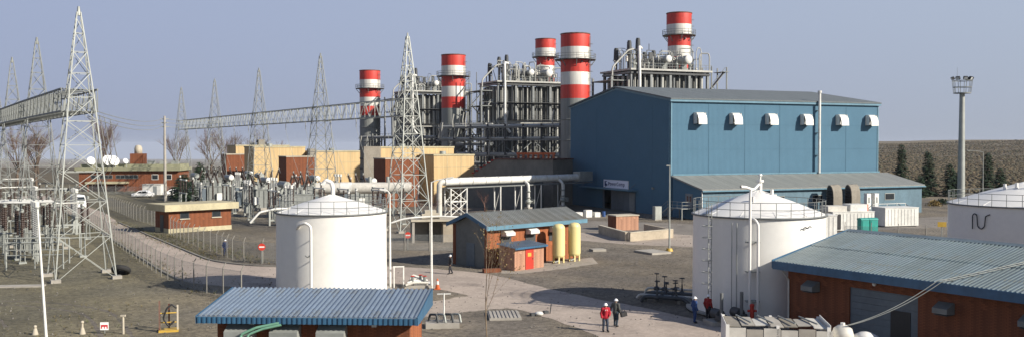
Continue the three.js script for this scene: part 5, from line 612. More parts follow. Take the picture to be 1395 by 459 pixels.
// ---------------------------------------------------------------- valve manifold and pumps in the shade of the tank
{
  const s = thing('valve_manifold', 'dark cluster of pipes and handwheel valves on the shaded gravel by the tank', 'pipework', [12.2, 0, 73.2], -0.35), r = rng(17);
  for (let k = 0; k < 6; k++) { const z = -2 + k * 0.75, y = 0.35 + 0.35 * r(), x0 = -2.6 + r(), x1 = 1.6 + 1.2 * r(); part(s, 'pipe', new B().tube([L3(x0, 0.08, z), L3(x0 + 0.15, y * 0.8, z), L3(x0 + 0.5, y, z), L3(x1 - 0.5, y, z + 0.2), L3(x1, y * 0.5, z + 0.3), L3(x1 + 0.2, 0.06, z + 0.3)], 0.09 + 0.07 * r(), 8, 40, 0.2), k % 3 === 0 ? M.offWhite : k % 3 === 1 ? M.galvDark : M.steelDark); for (let q = 0; q < 2; q++) { const x = x0 + 0.7 + (x1 - x0 - 1.4) * r(), h = 0.5 + 0.9 * r(); const v = part(s, 'valve', new B().sph(0.2, x, y, z + 0.1, 1.3, 1, 1, 10).cyl(0.09, 0.05, h * 0.6, x, y, z + 0.1, 8).cyl(0.03, 0.03, h, x, y, z + 0.1, 6), M.steelDark); part(v, 'handwheel', new B().ring(0.2, 0.028, y + h, x, z + 0.1, 12, 4).bar(L3(x - 0.2, y + h, z + 0.1), L3(x + 0.2, y + h, z + 0.1), 0.02), M.steelDark); } }
  for (const [x, z] of [[-1.2, -1.6], [-1.0, 0.6], [1.0, -1.2], [0.9, 1.2]]) part(s, 'support', new B().ext(x - 0.1, x + 0.1, 0, 0.5, z - 0.25, z + 0.25), M.concrete);
  const p = thing('pump_set', 'dark pumps and motors on a plinth at the foot of the tank', 'pump', [14.4, 0, 63.6], 0.3); part(p, 'plinth', new B().ext(-1.4, 1.6, 0, 0.3, -0.7, 0.7), M.concrete); for (const x of [-0.7, 0.8]) { part(p, 'motor', new B().put(new THREE.CylinderGeometry(0.34, 0.34, 0.9, 14), new THREE.Matrix4().makeRotationX(Math.PI / 2).setPosition(x, 0.72, 0)), M.steelDark); part(p, 'volute', new B().cyl(0.4, 0.4, 0.3, x, 0.4, 0.55, 14), M.steelDark); part(p, 'riser', new B().cyl(0.12, 0.12, 1.6, x, 0.6, 0.55, 8), M.pipeDark); }
  for (const [x, d, l] of [[16.0, 63.2, 'red hydrant post at the foot of the tank'], [12.6, 55.2, 'red and rust standpipe in front of the white skid']]) { const h = thing('hydrant', l, 'hydrant', [x, 0, d], 0); part(h, 'body', new B().cyl(0.15, 0.13, 1.3, 0, 0, 0, 10).sph(0.17, 0, 1.3, 0, 1, 0.8, 1, 10), M.redPaint); part(h, 'outlet', new B().bar(L3(-0.3, 0.95, 0), L3(0.3, 0.95, 0), 0.08, 8), M.redPaint); }
}
{ // white skid at the bottom edge: an open frame with pipework
  const s = thing('white_skid', 'long white framed skid with weathered panels at the bottom edge before the workshop', 'skid', [12.0, 0, 53.0], rad(-8)); const W = 5.6, D = 3.4; part(s, 'base', new B().ext(0, W, 0.1, 0.3, -D, 0), M.galv); for (const x of [0.08, W / 2, W - 0.08]) for (const z of [-0.08, -D + 0.08]) part(s, 'corner_post', new B().ext(x - 0.08, x + 0.08, 0, 1.95, z - 0.08, z + 0.08), M.white);
  part(s, 'end_panel', new B().ext(-0.04, 0.0, 0.6, 2.0, -D, 0), M.white); part(s, 'end_panel', new B().ext(W, W + 0.04, 0.4, 2.05, -D, 0), M.white); for (let k = 0; k < 6; k++) part(s, 'front_panel', new B().ext(0.16 + k * 0.94, 1.06 + k * 0.94, 0.4, 1.8 - (k % 2) * 0.08, -0.06, 0.0), k % 3 === 1 ? M.concrete : M.offWhite); for (let k = 0; k < 7; k++) part(s, 'roof_panel', new B().box(0.72, 0.05, D - 0.3 - 0.5 * (k % 3), 0.45 + k * 0.78, 1.84 + (k % 2) * 0.03, -D / 2, 0, 0, (k % 3 - 1) * 0.05), k % 2 ? M.concrete : k % 4 === 0 ? M.greyWall : M.offWhite);
  for (let k = 0; k < 4; k++) part(s, 'roof_pipe', new B().bar(L3(0.8 + k * 1.2, 1.97, -D + 0.3), L3(1.4 + k * 1.2, 2.02, -0.5), 0.05), M.galv);
  const t = thing('rounded_vessel', 'low rounded white vessel next to the white skid', 'vessel', [18.5, 0, 53.0], 0.2); part(t, 'body', new B().lathe([[0.001, 0.2], [0.55, 0.2], [0.6, 1.4], [0.5, 1.75], [0.25, 1.93], [0.001, 1.97]], 24), M.offWhite); part(t, 'hatch', new B().cyl(0.12, 0.12, 0.14, 0, 1.93, 0, 12), M.white); part(t, 'foot', new B().cyl(0.7, 0.7, 0.2, 0, 0, 0, 16), M.concrete); part(t, 'side_dome', new B().lathe([[0.001, 1.55], [0.3, 1.5], [0.75, 1.25], [0.78, 0.2], [0.001, 0.2]], 20, 1.35, 0, 0.1), M.white);
}
{ // white pipe skid beside the near tank
  const s = thing('pipe_skid', 'white pipework with a goal-shaped frame beside the near white tank', 'pipework', [-8.6, 0, 80.0], 0.15); part(s, 'frame', new B().bar(L3(-1.35, 0, 0), L3(-1.35, 1.75, 0), 0.07).bar(L3(-0.55, 0, 0), L3(-0.55, 1.75, 0), 0.07).bar(L3(-1.42, 1.75, 0), L3(-0.48, 1.75, 0), 0.07), M.whiteFit); for (let k = 0; k < 5; k++) part(s, 'pipe', new B().tube([L3(-0.4 + k * 0.15, 0.3 + 0.12 * k, 0.9 - k * 0.4), L3(0.3, 0.5 + 0.1 * k, 0.8 - k * 0.4), L3(1.5, 0.45, 0.7 - k * 0.35)], 0.1, 8, 14), k % 2 ? M.whiteFit : M.offWhite); for (const [x, z] of [[0.2, 0.4], [0.9, -0.2], [1.2, 0.5]]) { const v = part(s, 'valve', new B().cyl(0.13, 0.13, 0.5, x, 0.45, z, 8), M.galvDark); part(v, 'handwheel', new B().ring(0.17, 0.025, 1.0, x, z, 10, 4), M.redPaint); } part(s, 'sleeper', new B().ext(-0.5, 1.8, 0, 0.25, -0.1, 0.15).ext(-0.5, 1.8, 0, 0.25, 0.6, 0.8), M.concrete); part(s, 'tray', new B().ext(0.3, 1.9, 0.25, 0.34, -0.9, 0.58), M.white);
  const c = thing('traffic_cone', 'orange traffic cone with white sleeve beside the arm lamp post', 'cone', [-6.2, 0, 78.9]); part(c, 'cone_body', new B().lathe([[0.001, 0.9], [0.05, 0.9], [0.2, 0.05], [0.001, 0.05]], 16), M.orangePaint); part(c, 'sleeve', new B().lathe([[0.085, 0.7], [0.135, 0.42], [0.14, 0.42], [0.09, 0.7]], 16), M.whiteFit); part(c, 'foot', new B().box(0.5, 0.05, 0.5, 0, 0.025, 0), M.orangePaint);
  const v = thing('valve_pit', 'low grey valve pit with pipes and a T-shaped stem near the pump house', 'pipework', [-4.6, 0, 62.6], 0.1); part(v, 'curb', new B().ext(-1.1, 1.1, 0, 0.35, -0.7, 0.7), M.concrete); part(v, 'stem', new B().cyl(0.05, 0.05, 1.9, 0.1, 0.35, 0.2, 8).bar(L3(-0.35, 2.2, 0.2), L3(0.55, 2.2, 0.2), 0.04), M.whiteFit); for (let k = 0; k < 4; k++) part(v, 'pipe', new B().tube([L3(-0.9 + k * 0.5, 0.35, -0.3), L3(-0.8 + k * 0.5, 0.8, -0.1), L3(-0.4 + k * 0.5, 0.85, 0.3), L3(-0.3 + k * 0.5, 0.35, 0.5)], 0.08, 7, 16), k % 2 ? M.galv : M.steelDark);
}
{ // concrete shelter with pipework by the white lattice tower
  const s = thing('concrete_shelter', 'tan concrete shelter with slab roof and pipes beside the compressor house', 'shelter', [-12.0, 0, 116.5], 0.18); part(s, 'roof_slab', new B().ext(-0.4, 6.2, 2.6, 2.85, -3.2, 0.3), M.plaster); for (const x of [-0.1, 2.0, 6.0]) for (const z of [-3, 0]) part(s, 'pillar', new B().ext(x - 0.15, x + 0.15, 0, 2.6, z - 0.15, z + 0.15), M.concrete); part(s, 'back_wall', new B().ext(0.1, 5.8, 0, 2.6, -3.0, -2.85), M.greyWall); part(s, 'side_block', new B().ext(3.6, 5.8, 0, 2.45, -2.6, -0.2), M.concreteTan); part(s, 'roof_block', new B().ext(1.0, 3.2, 2.86, 3.5, -2.4, -0.6).ext(1.4, 2.8, 3.5, 3.9, -2.2, -0.8), M.plaster); part(s, 'roof_pipe', new B().tube([L3(-2.8, 2.5, 0.2), L3(-1.5, 2.9, 0.1), L3(0, 3.1, 0), L3(3, 3.2, -0.2), L3(6, 3.05, -0.2)], 0.12, 8, 24), M.whiteFit);
  for (const [x, d, l] of [[-11.9, 108.5, 'red and white round warning sign on the fence beside the near tank'], [-25.3, 96.0, 'red and white round warning sign at the edge of the near tank']]) { const q = thing('warning_sign', l, 'sign', [x, 0, d], 0.2); part(q, 'disc', new B().put(new THREE.CylinderGeometry(0.36, 0.36, 0.04, 20), new THREE.Matrix4().makeRotationX(Math.PI / 2).setPosition(0, 1.7, 0)), M.redPaint); part(q, 'bar', new B().box(0.5, 0.14, 0.02, 0, 1.7, 0.033), M.whiteFit); part(q, 'post', new B().cyl(0.04, 0.04, 2.0, 0, 0, -0.07, 6), M.galv); }
}
{ // bottom-left corner
  const c = document.createElement('canvas'); c.width = 128; c.height = 128; const x = c.getContext('2d'); x.fillStyle = '#f2f0ee'; x.fillRect(0, 0, 128, 128); x.fillStyle = '#c0262c'; x.fillRect(10, 40, 108, 66); x.fillStyle = '#f2f0ee'; x.fillRect(30, 74, 26, 32); x.fillRect(72, 74, 26, 32); x.fillStyle = '#c0262c'; x.fillRect(56, 60, 16, 46); const t = new THREE.CanvasTexture(c); t.colorSpace = THREE.SRGBColorSpace;
  const s = thing('pictogram_sign', 'small white sign with a red pictogram at the bottom edge', 'sign', [-25.9, 0, 60.2], 0.1); part(s, 'board', new B().ext(-0.26, 0.26, 0.25, 0.75, -0.03, 0), M.whiteFit); const g = new THREE.PlaneGeometry(0.5, 0.48); g.translate(0, 0.5, 0.004); part(s, 'pictogram', g, new THREE.MeshStandardMaterial({ map: t, roughness: 0.6 })); part(s, 'stake', new B().cyl(0.03, 0.03, 0.4, 0, 0, -0.06, 6), M.galv);
  const m = (l, x0, d, h, cone) => { const q = thing('marker_post', l, 'post', [x0, 0, d]); part(q, 'shaft', new B().cyl(0.08, 0.07, h, 0, 0, 0, 8), M.plaster); part(q, 'top', cone ? new B().sph(0.11, 0, h, 0, 1, 1, 1, 10) : new B().box(0.3, 0.1, 0.14, 0, h + 0.02, 0), M.plaster); if (cone) part(q, 'foot_cone', new B().cyl(0.2, 0.1, 0.4, 0, 0, 0, 12), M.plaster); }; m('pale marker post with a conical foot at the bottom edge', -27.3, 60.2, 0.75, true); m('taller pale marker post at the bottom edge beside the small sign', -24.7, 60.2, 1.15, false); m('short marker post beside the leaning white pole', -30.2, 60.0, 0.5, true);
  const f = thing('hose_stand', 'yellow and rust steel stand with a black hose beside the small blue roof', 'stand', [-22.1, 0, 61], 0.3); for (const [x0, z] of [[-0.55, 0], [0.55, 0], [0, -0.6]]) part(f, 'leg', new B().ext(x0 - 0.05, x0 + 0.05, 0, x0 < 0 ? 2.0 : 1.7, z - 0.05, z + 0.05), x0 > 0 ? M.plaster : M.rust); part(f, 'base', new B().ext(-0.6, 0.6, 0, 0.12, -0.7, 0.3), M.yellow); part(f, 'hose', new B().tube([L3(0.5, 1.5, 0.1), L3(0.2, 1.75, 0.15), L3(-0.1, 1.5, 0.2), L3(-0.3, 0.9, 0.2), L3(0, 0.4, 0.25), L3(0.35, 0.7, 0.2)], 0.06, 7, 30), M.black); part(f, 'crossbar', new B().bar(L3(-0.55, 1.2, 0), L3(0.55, 1.2, 0), 0.04).bar(L3(-0.55, 0.6, 0), L3(0.55, 0.6, 0), 0.04), M.yellow);
  single('tyre', 'black rubber tyre lying against a leg of the tallest lattice tower', 'tyre', (() => { const g = new THREE.TorusGeometry(0.62, 0.26, 12, 28); g.rotateX(Math.PI / 2 - 0.5); return new B().put(g); })(), M.rubber, undefined, P(-36.0, 0.5, 87.4));
  single('cable_trench_cover', 'long pale concrete trench cover on the gravel by the white pole', 'slab', new B().box(9, 0.12, 1.0, -44.2, 0.06, -80.0, 0.12), M.concrete);
  for (const [x0, d, l] of [[1.75, 66.6, 'white bag and dark scraps on the gravel near the road edge'], [2.7, 67.5, 'small dark stake stuck in the gravel near the road edge']]) { const q = thing('debris', l, 'debris', [x0, 0, d]); part(q, 'scrap', new B().box(0.35, 0.2, 0.3, -0.3, 0.1, 0, 0.5), M.steelDark); part(q, 'bag', x0 < 2 ? new B().sph(0.26, 0.15, 0.16, 0, 1.2, 0.62, 0.8, 10) : new B().bar(L3(0, 0, 0), L3(0.1, 0.7, 0), 0.04), x0 < 2 ? M.whiteFit : M.steelDark); }
  single('timber_sleeper', 'dark red block lying at the foot of the compressor house', 'block', new B().box(1.7, 0.35, 0.6, -1.9, 0.175, -89.5, 0.35), M.brick);
}
// ---------------------------------------------------------------- vehicles
function car(name, label, pos, turn, pickup) {
  const s = thing(name, label, pickup ? 'van' : 'car', pos, turn), L = pickup ? 5.6 : 4.5, Hh = pickup ? 2.4 : 1.5; const prof = pickup ? [[0, 0.4], [0, 1.2], [0.25, 1.35], [0.9, 2.2], [1.3, 2.4], [5.5, 2.4], [5.6, 2.3], [5.6, 0.4]] : [[0, 0.35], [0, 0.78], [0.9, 0.95], [1.5, 1.42], [2.1, 1.5], [3.2, 1.48], [3.9, 1.02], [4.45, 0.95], [4.5, 0.4]];
  part(s, 'body', new B().put(new THREE.ExtrudeGeometry(new THREE.Shape(prof.map(p => new THREE.Vector2(...p))), { depth: 1.5, bevelEnabled: true, bevelSize: 0.1, bevelThickness: 0.1, bevelSegments: 2 }), new THREE.Matrix4().makeTranslation(-L / 2, 0, -0.75)), M.helmet);
  const win = pickup ? [[[0.95, 1.45], [1.3, 2.1], [2.2, 2.1], [2.2, 1.45]]] : [[[1.15, 0.98], [1.6, 1.36], [2.2, 1.42], [2.2, 0.98]], [[2.3, 0.98], [2.3, 1.42], [3.1, 1.4], [3.6, 1.02]]]; for (const w of win) for (const z of [-0.875, 0.853]) part(s, 'side_window', new B().prism(w.map(p => [p[0] - L / 2, p[1]]), z, z + 0.02), M.glass); part(s, 'windscreen', pickup ? new B().beam(L3(-L / 2 + 0.22, 1.45, 0), L3(-L / 2 + 0.8, 2.2, 0), 1.4, 0.05) : new B().beam(L3(-L / 2 + 0.93, 1.03, 0), L3(-L / 2 + 1.46, 1.47, 0), 1.3, 0.05), M.glass);
  for (const x of [-L / 2 + 0.95, L / 2 - 0.95]) for (const z of [-0.72, 0.72]) { const w = part(s, 'wheel', new B().put(new THREE.CylinderGeometry(0.35, 0.35, 0.24, 18), new THREE.Matrix4().makeRotationX(Math.PI / 2).setPosition(x, 0.35, z)), M.rubber); part(w, 'rim', new B().put(new THREE.CylinderGeometry(0.2, 0.2, 0.26, 12), new THREE.Matrix4().makeRotationX(Math.PI / 2).setPosition(x, 0.35, z)), M.galv); } for (const z of [-0.6, 0.6]) part(s, 'headlight', new B().box(0.08, 0.16, 0.3, -L / 2 - 0.09, pickup ? 0.9 : 0.7, z), M.lampGlass); return s;
}
car('parked_car', 'white car parked before the brick office', [-84.6, 0, 218], 0.05, false);
car('parked_car', 'white car parked behind the first one before the brick office', [-79.8, 0, 224], 0.3, false);
car('delivery_van', 'white van on the road seen through the tallest lattice tower', [-82.6, 0, 181], 2.2, true);
{ const s = thing('site_cabin', 'small white cabin beside the brick office wall', 'cabin', [-86, 0, 228], 0); part(s, 'body', new B().ext(-2.2, 2.2, 0.1, 2.5, -1.2, 1.2), M.whiteFit); part(s, 'roof', new B().ext(-2.3, 2.3, 2.5, 2.65, -1.3, 1.3), M.offWhite); part(s, 'door', new B().ext(0.4, 1.3, 0.15, 2.2, 1.203, 1.23), M.doorGrey); part(s, 'base', new B().ext(-2, 2, 0, 0.1, -1, 1), M.concrete); }

// ---------------------------------------------------------------- people
function person(label, pos, turn, o) {
  const s = thing('person', label, 'person', pos, turn, 'people on the site'), J = {
    pel: [0, 0.95, 0], chest: [0, 1.33, 0.02], neck: [0, 1.5, 0.01], head: [0, 1.63, 0.03],
    hipL: [0.1, 0.92, 0], hipR: [-0.1, 0.92, 0], kneeL: [0.11, 0.5, 0.03 + o.step * 0.6], kneeR: [-0.11, 0.5, 0.03 - o.step * 0.25], ankL: [0.12, 0.09, o.step * 0.75], ankR: [-0.12, 0.09, -o.step],
    toeL: [0.13, 0.045, o.step * 0.75 + 0.16], toeR: [-0.13, 0.045, -o.step + 0.16], shL: [0.19, 1.43, 0], shR: [-0.19, 1.43, 0], elL: o.elL || [0.27, 1.16, -0.04], elR: o.elR || [-0.27, 1.16, -0.04], haL: o.haL || [0.27, 0.92, 0.08], haR: o.haR || [-0.27, 0.92, 0.08] };
  const caps = (list) => list.map(([a, b, ra, rb]) => ({ a: new THREE.Vector3(...J[a]), b: new THREE.Vector3(...J[b]), ra, rb }));
  const arms = [['shL', 'elL', 0.055, 0.045], ['elL', 'haL', 0.043, 0.03], ['shR', 'elR', 0.055, 0.045], ['elR', 'haR', 0.043, 0.03]], torso = [['pel', 'chest', 0.135, 0.15], ['chest', 'neck', 0.13, 0.06], ['shL', 'shR', 0.075, 0.075]], legs = [['pel', 'hipL', 0.12, 0.10], ['pel', 'hipR', 0.12, 0.10], ['hipL', 'kneeL', 0.088, 0.062], ['kneeL', 'ankL', 0.058, 0.042], ['hipR', 'kneeR', 0.088, 0.062], ['kneeR', 'ankR', 0.058, 0.042]], feet = [['ankL', 'toeL', 0.045, 0.04], ['ankR', 'toeR', 0.045, 0.04]], head = [['neck', 'head', 0.055, 0.06]];
  function field(list, grow, res, extra) {
    const cs = caps(list), mc = new MarchingCubes(res, undefined, false, false, 120000), hs = res / 2, p = L3(0, 0, 0), ab = L3(0, 0, 0); mc.isolation = 0; mc.reset();
    for (let k = 0; k < res; k++) for (let j = 0; j < res; j++) for (let i = 0; i < res; i++) { p.set((i - hs) / hs, (j - hs) / hs + 0.95, (k - hs) / hs); let d = 9; for (const c of cs) { ab.subVectors(c.b, c.a); const t = Math.min(1, Math.max(0, p.clone().sub(c.a).dot(ab) / ab.lengthSq())); const q = Math.hypot(p.x - c.a.x - ab.x * t, p.y - c.a.y - ab.y * t, p.z - c.a.z - ab.z * t) - (c.ra + (c.rb - c.ra) * t) - grow; const h = Math.max(0, 0.05 - Math.abs(d - q)) / 0.05; d = Math.min(d, q) - h * h * 0.0125; } if (extra) d = extra(p, d); mc.field[i + j * res + k * res * res] = -d; }
    mc.update(); const n = mc.count, g = new THREE.BufferGeometry(); g.setAttribute('position', new THREE.BufferAttribute(mc.positionArray.slice(0, n * 3), 3)); g.setAttribute('normal', new THREE.BufferAttribute(mc.normalArray.slice(0, n * 3), 3)); g.setAttribute('uv', new THREE.BufferAttribute(new Float32Array(n * 2), 2)); g.translate(0, 0.95, 0); return g;
  }
  const hc = new THREE.Vector3(...J.head), skull = (p, d) => { const e = Math.hypot((p.x - hc.x) / 0.075, (p.y - hc.y) / 0.115, (p.z - hc.z) / 0.095) - 1, q = e * 0.08, h = Math.max(0, 0.03 - Math.abs(d - q)) / 0.03; return Math.min(d, q) - h * h * 0.0075; };
  const b = new B().put(field([...torso, ...arms, ...legs, ...feet, ...head], 0, 72, skull)); b.sph(0.016, 0, 1.615, 0.128, 1, 1.4, 1, 8); for (const x of [-0.077, 0.077]) b.sph(0.022, x, 1.62, 0.02, 0.5, 1.3, 1, 8);
  for (const [h, e, sd] of [['haL', 'elL', 1], ['haR', 'elR', -1]]) { const a = new THREE.Vector3(...J[h]), dir = a.clone().sub(new THREE.Vector3(...J[e])).normalize(), side = L3(0, 0, 1).cross(dir).normalize(), palm = a.clone().addScaledVector(dir, 0.06); b.bar(a, palm, 0.032, 8, 0.038); for (let k = 0; k < 4; k++) { const q = palm.clone().add(L3(0, 0, (k - 1.5) * 0.021)), m = q.clone().addScaledVector(dir, 0.045), t = m.clone().addScaledVector(dir, [0.026, 0.034, 0.03, 0.02][k]).addScaledVector(side, -sd * 0.018); b.bar(q, m, 0.0095, 6).bar(m, t, 0.0085, 6); } const th = a.clone().addScaledVector(dir, 0.02).add(L3(0, 0, 0.034)), t2 = th.clone().addScaledVector(dir, 0.04).add(L3(0, 0, 0.022)); b.bar(th, t2, 0.011, 6); }
  part(s, 'body', b, M.skin);
  const sk = o.scale || 1; s.scale.setScalar(sk);
  part(s, 'jacket', field([...torso, ['shL', 'elL', 0.055, 0.045], ['elL', 'haL', 0.043, 0.036], ['shR', 'elR', 0.055, 0.045], ['elR', 'haR', 0.043, 0.036], ['pel', o.long ? 'hipL' : 'pel', 0.14, 0.11], ['pel', o.long ? 'hipR' : 'pel', 0.14, 0.11]].filter(q => q[0] !== q[1]), 0.026, 64), o.jacket);
  part(s, 'trousers', field(legs, 0.018, 64, (p, d) => Math.max(d, p.y - 1.02)), o.trousers); part(s, 'boots', field(feet, 0.02, 56), M.black);
  part(s, 'helmet', new B().lathe([[0.001, 0.115], [0.06, 0.105], [0.098, 0.065], [0.112, 0.01], [0.115, 0], [0.145, -0.012], [0.145, -0.02], [0.105, -0.015]], 24, 0, 1.685, 0.03).box(0.18, 0.012, 0.08, 0, 1.672, 0.165), M.helmet); for (const x of [-0.03, 0.03]) part(s, 'eye', new B().sph(0.012, x, 1.64, 0.118, 1, 0.8, 0.6, 8), M.black); part(s, 'hair', new B().sph(0.083, 0, 1.62, 0.012, 0.98, 1.0, 0.95, 12), M.bark); if (o.extra) o.extra(s); return s;
}
const cloth = (c) => mat(c, 0.9, { map: grime });
person('person in a bright red jacket and white helmet walking on the road', [6.0, 0.012, 60.9], 0.25, { step: 0.08, jacket: cloth([0.45, 0.012, 0.03]), trousers: cloth([0.05, 0.065, 0.10]), long: true, elL: [0.29, 1.17, 0.02], haL: [0.2, 1.02, 0.18], scale: 1.03, extra: s => part(s, 'badge', new B().box(0.16, 0.08, 0.02, 0, 1.36, 0.175), M.whiteFit) });
person('person in a grey jacket and white helmet carrying a black bag', [6.85, 0.012, 62.6], 2.6, { step: 0.12, jacket: cloth([0.09, 0.095, 0.09]), trousers: cloth([0.03, 0.05, 0.075]), elL: [0.3, 1.18, -0.1], haL: [0.42, 1.02, 0.0], scale: 1.03 });
{ const s = thing('carry_bag', 'black bag held by the person in the grey jacket', 'bag', [7.35, 0.72, 62.4], 0.4); part(s, 'body', new B().box(0.42, 0.3, 0.2, 0, 0.15, 0, 0, 0, 0.2), M.black); part(s, 'strap', new B().tube([L3(-0.16, 0.28, 0), L3(-0.12, 0.42, 0), L3(0.02, 0.44, 0), L3(0.1, 0.34, 0)], 0.02, 6, 14), M.black); }
person('person in dark clothes and white helmet crossing the road by the compressor house', [-5.7, 0.012, 88.2], -1.2, { step: 0.22, jacket: cloth([0.05, 0.05, 0.055]), trousers: cloth([0.03, 0.03, 0.04]) });
person('person in dark blue overalls and white helmet behind the bent-top fence posts', [-31.0, 0, 102.6], 0.8, { step: 0.05, jacket: cloth([0.02, 0.035, 0.10]), trousers: cloth([0.02, 0.03, 0.085]) });
person('person in blue overalls standing in the shade of the pipe-laden tank', [12.3, 0, 63.9], 1.9, { step: 0.06, jacket: cloth([0.025, 0.07, 0.22]), trousers: cloth([0.025, 0.06, 0.19]) });
person('person in a dull red vest beside the pumps in the shade', [13.4, 0, 64.8], 2.4, { step: 0.04, jacket: cloth([0.33, 0.02, 0.02]), trousers: cloth([0.02, 0.02, 0.03]) });

// ---------------------------------------------------------------- trees
function bareTree(name, label, x, d, H, seed, mT, mW, group, spread = 0.5, depth = 5, kids = 3, leafM, thick = 0.017) {
  const r = rng(seed), s = thing(name, label, 'tree', [x, height(x, d), d], 0, group), limb = new B(), twig = new B(), leaf = new B();
  (function grow(a, dir, len, rad0, lv) {
    const b = a.clone().addScaledVector(dir, len), mid = a.clone().lerp(b, 0.5).add(L3((r() - 0.5) * len * 0.12, 0, (r() - 0.5) * len * 0.12)); (lv < 2 ? limb : twig).bar(a, mid, rad0, lv < 2 ? 6 : 4, rad0 * 0.85).bar(mid, b, rad0 * 0.85, lv < 2 ? 6 : 4, rad0 * 0.65);
    if (leafM && lv > 2) for (let k = 0; k < 2; k++) if (r() < 0.28) { const q = a.clone().lerp(b, r()), g = new THREE.PlaneGeometry(0.06, 0.08); g.rotateX(r() * 6); g.rotateY(r() * 6); leaf.put(g, new THREE.Matrix4().makeTranslation(q.x, q.y, q.z)); }
    if (lv >= depth) return; for (let k = 0; k < kids + (lv ? 0 : 1); k++) { const nd = dir.clone().add(L3((r() - 0.5) * 2 * spread, (r() - 0.2) * 0.35, (r() - 0.5) * 2 * spread)).normalize(), from = a.clone().lerp(b, 0.45 + 0.55 * r()); grow(k ? from : b, nd, len * (0.55 + 0.28 * r()), rad0 * (k ? 0.42 : 0.62), lv + 1); }
  })(L3(0, -0.1, 0), L3((r() - 0.5) * 0.1, 1, (r() - 0.5) * 0.1).normalize(), H * 0.36, H * thick, 0);
  part(s, 'trunk', limb, mT); part(s, 'crown', twig, mW); if (leaf.l.length) part(s, 'leaf_clusters', leaf, leafM); return s;
}
{
  const a = bareTree('bare_tree', 'bare brown winter tree behind the satellite dishes of the office', -122, 285, 19, 31, M.bark, M.twig, 'bare trees behind the yard', 0.55, 5, 4, undefined, 0.022), b = bareTree('bare_tree', 'bare spreading winter tree behind the far gantry towers', -104, 330, 17, 37, M.bark, M.twig, 'bare trees behind the yard', 0.6, 5, 4, undefined, 0.022);
  [[-140, 270, 1.0, 'bare winter tree seen through the tallest lattice tower'], [-148, 255, 0.95, 'bare winter tree behind the second near tower'], [-150, 300, 1.1, 'bare winter tree near the picture edge behind the near yard'], [-131, 262, 0.8, 'low bare winter tree against the office end'], [-160, 285, 0.9, 'outermost bare winter tree at the picture edge']].forEach(([x, d, k, l], i) => { const o = copy(i % 2 ? a : b, [x, height(x, d), d], i * 1.3, l); o.scale.setScalar(k); });
  [[-96, 318, 0.85, 'bare winter tree between the two smallest lattice towers'], [-88, 325, 0.95, 'bare winter tree beside the smallest brick room'], [-113, 322, 0.8, 'bare winter tree behind the concrete line pole'], [-80, 335, 0.75, 'bare winter tree behind the farthest cream enclosure']].forEach(([x, d, k, l], i) => { const o = copy(i % 2 ? b : a, [x, height(x, d), d], 2 + i * 1.7, l); o.scale.setScalar(k); });
  const c = bareTree('bare_shrub', 'reddish bare shrub among the steelwork behind the white lattice tower', -16.5, 140, 6.5, 41, M.rust, M.rust, 'bare reddish shrubs', 0.6, 5, 3); [[-12.5, 143, 0.8, 'smaller reddish bare shrub beside the overhead pipe trestle'], [-20, 142.5, 0.9, 'reddish bare shrub left of the white lattice tower']].forEach(([x, d, k, l], i) => copy(c, [x, 0, d], i + 1, l).scale.setScalar(k)); 
  [[-4.5, 158, 0.75, 'bare shrub against the dark grey block under the overhead pipe']].forEach(([x, d, k, l]) => copy(c, [x, 0, d], 2.5, l).scale.setScalar(k));
  bareTree('sapling', 'thin bare sapling with a few dry leaves in the foreground', -1.55, 58.5, 7.6, 52, M.barkPale, M.barkPale, undefined, 0.42, 5, 3, M.dryLeaf, 0.006);
}
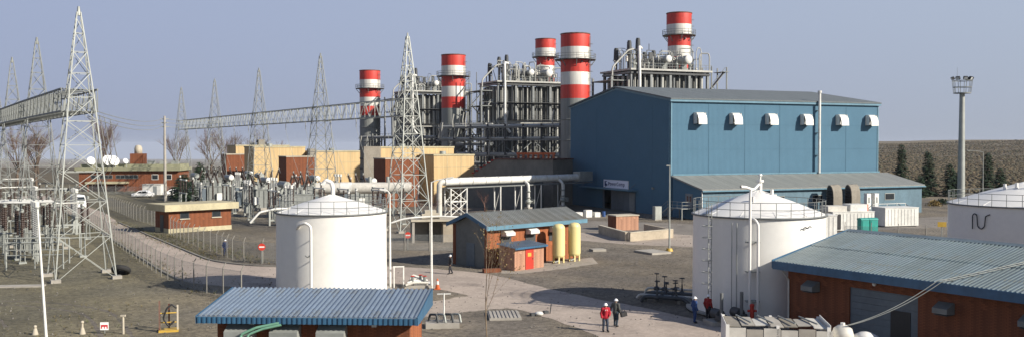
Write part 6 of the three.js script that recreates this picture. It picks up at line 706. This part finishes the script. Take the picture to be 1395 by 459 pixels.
function conifer(label, x, d, H, R, seed) {
  const r = rng(seed), s = thing('conifer', label, 'tree', [x, height(x, d), d], 0, 'dark conifers at the foot of the hill'); part(s, 'trunk', new B().cyl(H * 0.022, H * 0.004, H, 0, 0, 0, 8), M.bark);
  const limb = new B(), pos = []; for (let y = H * 0.07; y < H * 0.99; y += 0.26 + 0.12 * r()) { const t = y / H, nb = 4 + Math.floor(3 * r()), a0 = r() * 6.2832; for (let b = 0; b < nb; b++) { const a = a0 + b * 6.2832 / nb + (r() - 0.5) * 0.7, len = (R * 1.25 * Math.pow(1 - t, 0.85) + 0.1) * (0.45 + 0.8 * r()), dy = (0.12 - 0.45 * (1 - t)) * len, tip = L3(Math.cos(a) * len, y + dy, Math.sin(a) * len); limb.bar(L3(0, y, 0), tip, 0.03, 3, 0.01); const n = Math.ceil(len * 16); for (let k = 0; k < n; k++) { const f = 0.15 + 0.87 * (k + r()) / n, cx = tip.x * f, cy = y + dy * f, cz = tip.z * f, q = (0.30 + 0.28 * r()) * (1.2 - 0.45 * f), sd = r() < 0.5 ? 1 : -1, ux = Math.cos(a + sd * (0.5 + 0.6 * r())), uz = Math.sin(a + sd * (0.5 + 0.6 * r())); pos.push(cx, cy + 0.03, cz, cx + ux * q * 2, cy - q * (0.3 + 0.7 * r()), cz + uz * q * 2, cx + Math.cos(a) * q * 0.9, cy - q * 0.5 * r(), cz + Math.sin(a) * q * 0.9); } } }
  part(s, 'limb', limb, M.bark); const g = new THREE.BufferGeometry(); g.setAttribute('position', new THREE.Float32BufferAttribute(pos, 3)); g.computeVertexNormals(); g.setAttribute('uv', new THREE.Float32BufferAttribute(new Float32Array(pos.length / 3 * 2), 2)); metric(g); part(s, 'crown', g, M.needle);
}
[['tall slim conifer showing just beyond the end of the blue hall', 94.5, 231, 12.3, 1.9], ['dark pointed conifer in the middle of the group beside the annex', 97.5, 223, 10.6, 2.3], ['shorter bushy conifer beside the floodlight mast', 101.8, 221, 7.6, 1.9], ['low dark conifer at the foot of the pointed one', 93.5, 218, 5.0, 2.0], ['conifer behind the thin distant lamp post', 111, 222, 10.3, 1.9], ['small round conifer at the foot of the floodlight mast', 105.5, 226, 5.6, 2.2], ['low conifer behind the far white tank', 117, 228, 6.5, 2.2], ['dark conifer standing among the mid yard equipment', -69.5, 212, 8.2, 2.0], ['small dark conifer beside the fourth lattice tower', -75.2, 218, 5.6, 2.2], ['low dark conifer behind the flat-roofed hut', -66.5, 196, 4.6, 2.4], ['low dark conifer between office and lattice tower', -73.5, 210, 4.8, 2.4], ['bushy dark conifer behind the mid yard transformers', -58, 210, 6, 2.4]].forEach((q, i) => conifer(...q, 60 + i));
{ // dusty verge bushes between annex and hillside
  const r = rng(8); for (let k = 0; k < 7; k++) { const x = 83 + k * 4.2, d = 186 + k * 3 + r() * 6, b = new B(); for (let i = 0; i < 240; i++) { const a = r() * 6.28, e = r() * 1.5, R = 0.6 + 0.7 * r(), c = L3(Math.cos(a) * Math.cos(e) * R * 1.3, Math.sin(e) * R * 0.9, Math.sin(a) * Math.cos(e) * R); const g = new THREE.PlaneGeometry(0.2, 0.34); g.rotateX(r() * 6); g.rotateY(r() * 6); b.put(g, new THREE.Matrix4().makeTranslation(c.x, c.y, c.z)); } single('verge_bush', ['first', 'second', 'third', 'fourth', 'fifth', 'sixth', 'seventh'][k] + ' low dusty bush on the far verge, counted from the annex', 'bush', b, k % 2 ? M.needle : M.dryLeaf, 'verge bushes', P(x, 0, d)); }
}
renderer.render(scene, camera);
